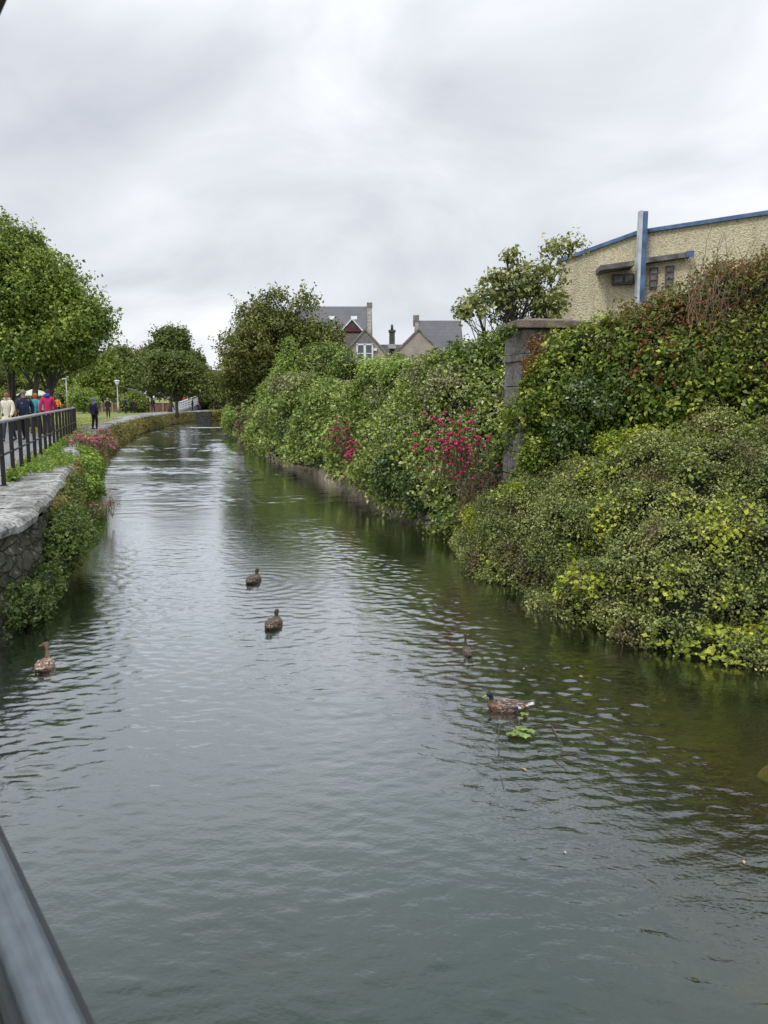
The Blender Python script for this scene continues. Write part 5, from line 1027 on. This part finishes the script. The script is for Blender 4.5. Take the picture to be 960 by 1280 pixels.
    # shoes
    for n in 'LR':
        a, t_ = J['an'+n], J['toe'+n]; mb = MB(); mb.tube([a+np.array([0, .03, -.02])*H, a+np.array([0, -.005, -.015])*H, t_, t_+np.array([0, -.018, -.002])*H], [.022*H, .028*H, .022*H, .012*H], 8); mb.build('shoe', mplain('shoe_dark', (.02, .02, .022), .6), root, True)
    if hat: mb = MB(); mb.ball(hd+np.array([0, .006, .008])*H, .058*H, 1, 1.08, 1.12, 12, 8, 0.0); mb.tube([hd+np.array([0, .005, .004])*H, hd+np.array([0, .005, .022])*H], [.060*H, .060*H], 12); mb.build('hat', hat, root, True)
    else:
        mb = MB(); mb.ball(hd+np.array([0, .010, .006])*H, .056*H, 1, 1.08, 1.12, 12, 8, -0.05)
        mb.ball(hd+np.array([0, .026, -.006])*H, .050*H, 1.05, .75, 1.25, 12, 8); mb.build('hair', hair, root, True)
    if hood: mb = MB(); mb.ball(J['neck']+np.array([0, .03, .010])*H, .062*H, 1.15, .9, .75, 12, 8); mb.build('hood', hood, jk, True)
    if scarf: mb = MB(); mb.ball(hd+np.array([0, .018, -.005])*H, .066*H, 1, 1., 1.25, 12, 8); mb.ball(J['neck']+np.array([0, .03, -.04])*H, .06*H, 1.3, .9, 1.2, 12, 8); mb.build('head_scarf', scarf, root, True)
    if bag:
        s = bag[1]; c_ = J['pel']+np.array([s*.135, -.02, .06])*H; mb = MB(); mb.box(c_, (.07*H, .13*H, .12*H), 0, .85); bo = mb.build('bag', bag[0], root, bevel=.02); mb = MB(); mb.tube([c_+np.array([0, .04, .06])*H, J['sh'+('L' if s > 0 else 'R')]+np.array([-s*.02, .0, .06])*H, c_+np.array([0, -.05, .06])*H], .008*H, 5); mb.build('strap', bag[0], bo)
    return root
blk = cloth('black', (.018, .018, .022)); navy = cloth('navy', (.015, .025, .06)); dj = cloth('denim', (.03, .04, .075)); HB = mplain('hair_auburn', (.20, .075, .03), .7, .3, 30); HD = mplain('hair_dark', (.03, .022, .018), .7, .3, 30); HG = mplain('hair_grey', (.25, .24, .23), .7); HO = mplain('hair_orange', (.38, .09, .03), .7, .3, 30)
person('woman in a cream jacket with auburn hair and a tan shoulder bag', 8.5, 26, 1.60, 0.0, cloth('cream', (.58, .54, .43)), dj, HB, bag=(mplain('tan_leather', (.33, .14, .07), .5), 1), width=1.12, z=1.3, hood=cloth('cream', (.58, .54, .43)))
person('man in a navy jacket and grey cap walking beside the cream jacketed woman', 29.5, 26.5, 1.70, 0.25, navy, blk, HG, hat=cloth('greycap', (.13, .12, .12)), width=1.15, z=1.3, phase=-1)
person('orange haired person in a teal jacket partly hidden behind the pink jacket', 44, 31, 1.62, math.pi, cloth('teal', (.03, .24, .28)), blk, HO, width=1.0, z=1.3)
person('person in a bright pink jacket and dark blue hat seen from behind at the railing', 59.5, 29, 1.74, math.pi, cloth('pink', (.42, .02, .10)), cloth('charcoal', (.05, .05, .06)), HD, hat=cloth('nightblue', (.015, .02, .045)), hood=cloth('royal', (.03, .06, .30)), width=1.08, z=1.3, phase=-1, bag=None)
person('person in purple with a lilac head scarf standing on the lawn edge', 117, 38.5, 1.55, math.pi*0.9, cloth('purple', (.055, .035, .11)), blk, HD, pose='stand', scarf=cloth('lilac', (.28, .26, .36)), z=1.2)
person('fair haired person in black standing on the lawn left of the lantern lamp post', 134.5, 61, 1.52, 0.1, blk, blk, HG, pose='stand')
person('small distant person in a yellow orange jacket beyond the pink jacketed walker', 72, 70, 1.6, 0.5, cloth('amber', (.60, .26, .03)), blk, HD, pose='walk', detail=False)
g = 'distant walkers by the far ramp'
for px, d, H, c, lab in ((156.5, 76, 1.55, navy, 'distant person in dark blue just right of the lantern lamp post'), (165, 79, 1.3, blk, 'shorter distant figure in black, left one of a close pair before the drooping bush'), (169.5, 79, 1.32, blk, 'distant figure in black, right one of a close pair before the drooping bush'),
                         (185.5, 84, 1.5, cloth('greydark', (.06, .06, .065)), 'distant walker in dark grey left of the avenue tree'), (191, 83, 1.55, blk, 'distant walker in black standing between two others near the avenue tree'), (215.5, 90, 1.5, cloth('yellow', (.62, .48, .06)), 'distant walker in a yellow jacket beside the avenue tree stem'),
                         (230, 95, 1.5, cloth('red', (.60, .04, .03)), 'distant walker in a red coat on the far ramp, left one of two in red'), (235, 97, 1.45, cloth('scarlet', (.62, .07, .04)), 'distant walker in a scarlet coat on the far ramp, right one of two in red'), (240.5, 93, 1.5, blk, 'distant walker in black next to the white ramp fence')):
    person(lab, px, d, H, RG.uniform(0, 6), c, blk, HD, pose='walk' if RG.uniform() > .4 else 'stand', detail=False, group=g, z=1.2 if px < 225 or px > 239 else 1.5)
person('person in dark clothes sitting on the far river wall where it bends', 248, 96, 1.6, 0.3, blk, blk, HD, pose='sit', detail=False, z=1.25)

# =================================================================== DUCKS
def duck(name, label, pos, heading, kind, s=1.0, neck='rest', bodyw=1.0, yaw=0.0):
    root = thing(name, label, 'duck', pos, heading, group='mallards swimming on the river')
    def ell(c, rx, ry, tilt=0, n=14): return [(c[0]+rx*0+math.sin(tilt)*ry*math.sin(a)*-1, c[1]+rx*math.cos(a), c[2]+ry*math.sin(a)*math.cos(tilt)) for a in [2*math.pi*k/n for k in range(n)]]
    mb = MB()
    B = [(-.235, .075, .012, .006), (-.20, .066, .035, .016), (-.15, .045, .070, .045), (-.08, .028, .093, .066), (0, .022, .100, .075), (.08, .024, .095, .074), (.14, .032, .078, .064), (.18, .045, .05, .045), (.205, .052, .018, .018)]
    mb.rings([ell((x*s, 0, z*s), rx*s*bodyw, rz*s) for x, z, rx, rz in B])
    if neck == 'rest': Nk = [(.13, .04, .045, .04), (.155, .085, .036, 0.036), (.165, .12, .028, .026), (.17, .145, .030, .026), (.18, .168, .034, .030), (.19, .186, .028, .026), (.195, .205, .012, .012)]; hx, hz = .185, .172
    elif neck == 'up': Nk = [(.12, .04, .045, .04), (.145, .10, .032, .03), (.15, .16, .022, .02), (.152, .21, .022, .02), (.16, .24, .028, .026), (.17, .262, .024, .022), (.175, .276, .010, .01)]; hx, hz = .168, .246
    else: Nk = [(.13, .04, .045, .04), (.15, .08, .036, .033), (.152, .115, .028, .027), (.155, .14, .032, .03), (.15, .165, .028, .026), (.15, .18, .010, .01)]; hx, hz = .165, .150
    mb.rings([[(x*s+rz*s*math.cos(a), rx*s*math.sin(a)*.85, z*s) for a in [2*math.pi*k/14 for k in range(14)]] for x, z, rx, rz in Nk])
    cy_, sy_ = math.cos(yaw), math.sin(yaw); px_ = hx-.012
    def hd_(p): x, y = p[0]/s-px_, p[1]/s; return ((px_+x*cy_-y*sy_)*s, (x*sy_+y*cy_)*s, p[2])
    hb = MB(); hb.ball((hx*s+.008*s, 0, hz*s), .032*s, 1.3, .8, .95, 12, 9); hb.ball((hx*s+.030*s, 0, hz*s-.006*s), .017*s, 1.3, .8, .8, 10, 7); mb.add([hd_(p) for p in hb.v], hb.f)
    me = bpy.data.meshes.new('b'); me.from_pydata(mb.v, [], mb.f); ob = bpy.data.objects.new('b', me); COL.objects.link(ob)
    r = ob.modifiers.new('r', 'REMESH'); r.mode = 'VOXEL'; r.voxel_size = .0065*s; sm = ob.modifiers.new('s', 'SMOOTH'); sm.iterations = 4
    ev = ob.evaluated_get(bpy.context.evaluated_depsgraph_get()); m2 = bpy.data.meshes.new_from_object(ev); bpy.data.objects.remove(ob)
    co = np.array([tuple(v.co) for v in m2.vertices])/s
    n1 = vnoise(co*np.array([1, 1, 1.3]), 55, 3); n2 = vnoise(co, 120, 5)
    if kind == 'male': base_ = np.array([.14, .095, .07]); dark = np.array([.035, .026, .02]); hcol = np.array([.014, .022, .020]); breast = np.array([.11, .06, .038]); und = np.array([.22, .18, .15])
    else: base_ = np.array([.27, .19, .13]); dark = np.array([.05, .033, .022]); hcol = np.array([.17, .115, .07]); breast = np.array([.20, .13, .08]); und = np.array([.30, .22, .15])
    if kind == 'dark': base_ = np.array([.075, .052, .04]); hcol = np.array([.05, .035, .025]); breast = base_
    f = np.clip((n1*.9+.5), 0, 1)[:, None]; c_ = dark*(1-f)+base_*f
    br_ = np.clip((co[:, 0]-.09)/.04, 0, 1)[:, None]*np.clip((.11-co[:, 2])/.02, 0, 1)[:, None]; c_ = c_*(1-br_)+breast*(0.75+.35*n2[:, None])*br_
    hm = (np.clip((co[:, 2]-(.108 if neck != 'up' else .10))/.008, 0, 1)*(co[:, 0] > .05))[:, None]; c_ = c_*(1-hm)+hcol*(1+.25*n2[:, None])*hm
    if kind == 'female': cap = ((abs(co[:, 2]-hz-.022) < .012) & (co[:, 0] > .05))[:, None]*.6; c_ = c_*(1-cap)+dark*cap
    tail = np.clip((-.185-co[:, 0])/.02, 0, 1)[:, None]; c_ = c_*(1-tail)+np.array([.42, .38, .34])*tail
    rgba = np.ones((len(co), 4), np.float32); rgba[:, :3] = np.clip(c_, 0, 1); ca = m2.color_attributes.new('plumage', 'FLOAT_COLOR', 'POINT'); ca.data.foreach_set('color', rgba.ravel())
    if 'plumage' not in MATS:
        t = NT('plumage'); a = t.add('ShaderNodeAttribute', attribute_name='plumage').outputs['Color']; co_ = t.coord(); fv_ = t.voro(t.mapping(co_, (34, 62, 62)), 1.0); sp_ = t.add('ShaderNodeSeparateXYZ'); t.link(co_, sp_.inputs[0])
        k_ = t.ramp(fv_, [(0.1, (.22, .20, .2, 1)), (0.42, (.75, .7, .68, 1)), (0.7, (2.1, 1.95, 1.8, 1))]); msk = t.ramp(sp_.outputs[2], [(.085, (1, 1, 1, 1)), (.105, (0, 0, 0, 1))])
        cc_ = t.mix(msk, a, t.mix(1.0, a, k_, 'MULTIPLY')); MATS['plumage'] = t.surf(t.principled(cc_, .6, t.bump(fv_, .5, .004), .3))
    m2.materials.clear(); body = link('body', m2, MATS['plumage'], root, True)
    # bill
    mb = MB(); x0 = hx+.035; mb.rings([[((x0+dx)*s, w_*math.cos(a)*s, (hz-.006-dx*.25+h_*math.sin(a))*s) for a in [2*math.pi*k/10 for k in range(10)]] for dx, w_, h_ in ((-.01, .014, .014), (.012, .012, .010), (.03, .013, .006), (.045, .012, .004), (.052, .006, .002))])
    mb.v = [hd_(p) for p in mb.v]
    mb.build('bill', mplain('bill_'+kind, (.30, .28, .06) if kind == 'male' else (.26, .17, .05), .5), body, True)
    mb = MB()
    for q in (-1, 1): mb.ball(((hx+.018)*s, q*.026*s, (hz+.008)*s), .0045*s, n=6, m=5)
    mb.v = [hd_(p) for p in mb.v]
    mb.build('eyes', M_EYE, body)
    # wings: feathered plates lying on the back
    for q in (-1, 1):
        mb = MB(); rings_ = []
        for x, hgt, w_ in ((.10, .078, .010), (.06, .094, .036), (0, .100, .046), (-.06, .096, .044), (-.12, .090, .034), (-.17, .090, .02), (-.215, .092, .006)):
            rings_.append([(x*s, q*(.052*min(1, (x+.26)/.2)+w_*math.cos(a))*s*bodyw, (hgt-.016*abs(math.cos(a))+(-.02 if math.cos(a) > .5 else 0)+.010*math.sin(a))*s) for a in [2*math.pi*k/10 for k in range(10)]])
        mb.rings(rings_)
        wm = 'wing_'+kind
        if wm not in MATS:
            t = NT(wm); co_ = t.coord(); fv_ = t.voro(t.mapping(co_, (26, 60, 60)), 1.0); nn_ = t.noise(co_, 60, 3)
            k_ = {'dark': .45, 'male': .85, 'female': 1.35}[kind]
            cc_ = t.ramp(t.math('ADD', fv_, t.math('MULTIPLY', t.math('ADD', nn_, -.5), .5)), [(0.15, (.022, .014, .012, 1)), (0.45, c3((.095, .066, .05), k_)), (0.62, c3((.19, .14, .11), k_)), (0.8, c3((.42, .35, .29), k_))]); MATS[wm] = t.surf(t.principled(cc_, .6, t.bump(fv_, .5, .004)))
        wo = mb.build('wing', MATS[wm], root, True)
        if kind == 'male':
            mb = MB(); mb.ball((-.075*s, q*.098*s, .068*s), .03*s, 1.1, .28, .5, 8, 6); sp_ = mb.build('wing_patch', mplain('speculum', (.03, .035, .15), .4), wo, True)
            mb = MB(); mb.ball((-.118*s, q*.088*s, .066*s), .022*s, .9, .3, .6, 8, 6); mb.build('white_bar', mplain('white_feather', (.6, .6, .6), .6), wo, True)
    mb = MB()
    for q in (-1, 0, 1):
        a = q*.28; mb.rings([[(p[0], p[1], p[2]) for p in [((x)*s, (y0*q+w_*math.cos(b_))*s, (z_+.004*math.sin(b_))*s) for b_ in [2*math.pi*k/8 for k in range(8)]]] for x, y0, w_, z_ in ((-.19, .012, .02, .068), (-.24, .022, .018, .082), (-.275, .028, .006, .090))])
    mb.build('tail', mplain('tail_pale', (.45, .42, .38), .7, .5, 40) if kind != 'dark' else mplain('tail_dark', (.08, .05, .035), .7), root, True)
    return root
def wp(px, py): return atz(px, py, -0.010)
duck('mallard', 'brown drake with dark green head, yellow bill and blue wing patch beside the floating leaves', wp(634, 888), math.pi*0.97, 'male', .84, yaw=0.55)
duck('mallard', 'brown duck seen from behind in mid river, nearer one of the central pair', wp(342, 784), math.radians(84), 'dark', 1.0, 'tucked')
duck('mallard', 'brown duck seen from behind in mid river, farther one of the central pair', wp(317, 728), math.radians(80), 'dark', 1.0, 'tucked')
duck('mallard', 'pale speckled female stretching her neck beside the left river wall', wp(56, 836), math.radians(100), 'female', .86, 'up', 1.1, yaw=1.35)
duck('mallard', 'small slim young duck swimming away with upright neck above the drake', wp(584, 818), math.radians(95), 'dark', .72, 'up', 0.55)

# =================================================================== FLOATING TWIG AND ROCKS, BITS
ft = atz(650, 915, 0.0); FT = thing('floating_branch', 'half sunken branch with bright green leaves floating beside the drake', 'branch', ft)
mb = MB()
for pts in (((652, 893), (650, 903), (649, 915), (658, 926), (672, 938), (690, 949), (712, 965)), ((650, 915), (636, 903), (626, 906), (621, 922), (624, 945), (622, 962), (628, 985)), ((650, 915), (668, 908), (690, 905), (722, 911), (760, 912)), ((740, 915), (752, 918), (770, 928), (786, 931), (800, 938)), ((690, 905), (696, 918), (705, 930), (700, 945), (706, 958)), ((672, 938), (690, 936), (712, 944), (730, 941))):
    P_ = [atz(x+random.uniform(-2, 2), y+random.uniform(-1.5, 1.5), random.uniform(-0.012, 0.012))-ft for x, y in pts]; mb.tube(P_, [.006*(1-.75*q/len(P_)) for q in range(len(P_))], 5, False)
mb.build('twig', mplain('wet_twig', (.07, .05, .035), .5), FT)
for k, (x, y, r) in enumerate(((655, 893, .07), (650, 898, .05), (650, 910, .075), (643, 918, .10), (655, 919, .10), (664, 914, .07), (648, 914, .09), (636, 917, .05), (656, 912, .06))):
    c_ = atz(x, y, 0.02+.01*k % .03)-ft; mb = MB(); n_ = 7; a0_ = random.uniform(0, 6); pts = []
    for q in range(14): rr2 = r*(0.62 if q % 2 else 0.35+.12*random.random()); an = a0_+q*math.pi/7; pts.append((c_[0]+rr2*math.cos(an), c_[1]+rr2*math.sin(an), c_[2]+random.uniform(-.006, .012)))
    mb.add([(c_[0], c_[1], c_[2]+.012)]+pts, [(0, q+1, (q+1) % 14+1) for q in range(14)])
    mb.build('leaf', mplain('floating_leaf', (.13, .19, .045), .5, .5, 18), FT)
def rock(label, pos, r, seed, col=None, name='rock'):
    mb = MB(); mb.ball((0, 0, 0), 1, n=20, m=14); v = np.array(mb.v); v = v*(1+0.25*fbm(v+seed, 1.2, 3, seed))[:, None]*np.array(r); mb.v = [tuple(q) for q in v]; o_ = mb.build(name, col or MATS['bed_rock'], None, True); o_.location = tuple(map(float, pos)); setp(o_, label, 'rock', 'rocks at the water edge'); return o_
MATS['bed_rock'] = mplain('algae_rock', (.16, .13, .045), .8, .5, 5, bump=.6, bd=.02)
rock('mossy brown rock just under the water at the right edge of the picture', atz(968, 975, -0.115)+np.array([0.1, 0, 0]), (.20, .17, .09), 3)
0 and rock('pale boulder at the foot of the left river wall beside the ivy', wall_point(8.9, 0.1, 0.1)[0], (.16, .22, .18), 8, mplain('pale_boulder', (.24, .19, .12), .85, .4, 5, bump=.6, bd=.02))
# floating fallen leaves
M_FL = [mplain('fallen_leaf_tan', (.42, .27, .14), .6), mplain('fallen_leaf_pale', (.50, .45, .33), .6)]
spots = [(655, 836), (726, 846), (786, 1031), (706, 1066), (930, 1078), (40, 848), (47, 843), (75, 801), (560, 830), (810, 970), (655, 962), (835, 880), (270, 1170), (770, 880), (860, 905), (900, 1010)]
posn = ['under the mound shadow left of the drake', 'on the dark water under the mound', 'in open water right of centre', 'lower of two leaves in open water right of centre', 'near the lower right edge', 'just below the speckled female duck', 'touching the speckled female duck', 'on dark water above the speckled female', 'between the drake and the slim young duck', 'at the band of ripples', 'below the floating branch', 'out from the foot of the mound', 'at the bottom of the picture left of centre', 'right of the floating branch', 'further right on the dark water', 'near the submerged rocks']
for k, (x, y) in enumerate(spots):
    if k in (2, 9, 11, 12, 13, 14, 15): continue
    mb = MB(); r = random.uniform(.010, .018); a0_ = random.uniform(0, 6); mb.add([(r*1.4*math.cos(a0_), r*1.4*math.sin(a0_), .004), (r*.6*math.cos(a0_+1.5), r*.6*math.sin(a0_+1.5), .009), (-r*1.4*math.cos(a0_), -r*1.4*math.sin(a0_), .003), (-r*.6*math.cos(a0_+1.5), -r*.6*math.sin(a0_+1.5), .010)], [(0, 1, 2, 3)])
    o_ = mb.build('fallen_leaf', M_FL[k % 2]); o_.location = tuple(map(float, atz(x, y, .002))); setp(o_, 'small pale fallen leaf floating '+posn[k], 'leaf', 'fallen leaves on the water')

# =================================================================== BRIDGE RAIL NEAR CAMERA
ra_, rb_ = at(2, 1030, 1.0), None
hr = 0.55
pA = atz(-34, 1020, CAMZ-hr); pB = atz(76, 1280, CAMZ-hr); u_ = unit((pA-pB)*[1, 1, 0]); nrm_ = np.array([-u_[1], u_[0], 0])  # nrm_ points left, away from the water
BR = thing('bridge_railing', 'blue grey painted metal bridge railing crossing the bottom left corner close to the camera', 'railing', (pB[0], pB[1], CAMZ-1.6)); o = np.array(BR.location)
t = NT('rail_paint'); co = t.coord(); n1 = t.noise(co, 30, 4); n2 = t.noise(co, 140, 3)
MATS['railpaint'] = t.surf(t.principled(t.ramp(n1, [(0.35, (.045, .060, .075, 1)), (.65, (.065, .085, .10, 1))]), 0.30, t.bump(n2, .15, .001), .6))
prof = [(x_*.86, z_) for x_, z_ in [(-.027, -.016), (-.026, -.004), (-.018, .004), (-.008, .005), (-.002, -.003), (.003, .005), (.013, .007), (.020, .001), (.0235, -.006), (.025, -.020), (.022, -.028), (-.022, -.028)]]
ring_ = lambda c_: [tuple(c_-nrm_*x+np.array([0, 0, z_])) for x, z_ in prof]
Abase = np.array([pB[0], pB[1], CAMZ-hr])-o
mb = MB(); mb.rings([ring_(Abase-u_*1.6), ring_(Abase), ring_(Abase+u_*0.45), ring_(Abase+u_*5.5)]); mb.build('handrail', MATS['railpaint'], BR, True)
M_DK = mplain('dark_steel', (.02, .024, .026), .5, .2, 10)
mb = MB(); mb.box(tuple((Abase+u_*1.9-np.array([0, 0, .035]))), (7.2, .062, .030), math.atan2(u_[1], u_[0])); mb.build('bracket_shade_strip', M_DK, BR)  # dark bracket made wider than the rail to stand for its shaded side
for k in (-1.2, 1.6, 3.2, 4.8): mb = MB(); c_ = Abase+u_*k+nrm_*0.0; mb.box((c_[0], c_[1], c_[2]/2-.03), (.05, .05, c_[2]-.04), math.atan2(u_[1], u_[0])); mb.build('post', M_DK, BR)
for z_ in (.15, .45, .75): mb = MB(); mb.tube([Abase*[1, 1, 0]+[0, 0, z_]-u_*1.6, Abase*[1, 1, 0]+[0, 0, z_]+u_*5.5], .014, 8); mb.build('lower_rail', M_DK, BR, True)
# tall dark lighting column on the bridge, its brace just enters the top left corner
tl = at(-4, 0, 1.6); COLN = thing('bridge_column', 'dark steel column edge of the footbridge at the top left corner', 'post', (tl[0]-.16, 1.6, CAMZ-1.6)); o2 = np.array(COLN.location)
mb = MB(); mb.tube([np.array([0, 0, 0]), np.array([0, 0, 2.3])], .03, 10); mb.build('post', mplain('column_brown', (.045, .03, .022), .6), COLN, True)
c1, c2 = at(-16, 44, 1.6)-o2, at(22, -45, 1.6)-o2; mb = MB(); mb.tube([np.array([0, 0, c1[2]-.12]), c1-[.012, 0, 0], c2-[.012, 0, 0], c2*2-c1-[.012, 0, 0]], .016, 10); mb.build('brace', MATS.get('column_brown') or MATS['bark'], COLN, True)
# bridge deck
DK = thing('footbridge', 'narrow concrete footbridge deck just outside the picture carrying the blue grey railing', 'bridge', (o[0], o[1], 1.0)); c_ = u_*1.95+nrm_*0.95
mb = MB(); mb.box((c_[0], c_[1], -.02), (8.6, 1.8, .2), math.atan2(u_[1], u_[0])); mb.build('deck', M_CONC, DK, bevel=.02)
mb = MB(); mb.box((c_[0], c_[1], -.27), (8.6, .25, .28), math.atan2(u_[1], u_[0])); mb.build('beam', M_DK, DK)
print('objects', len(bpy.data.objects), 'faces', sum(len(m.polygons) for m in bpy.data.meshes))
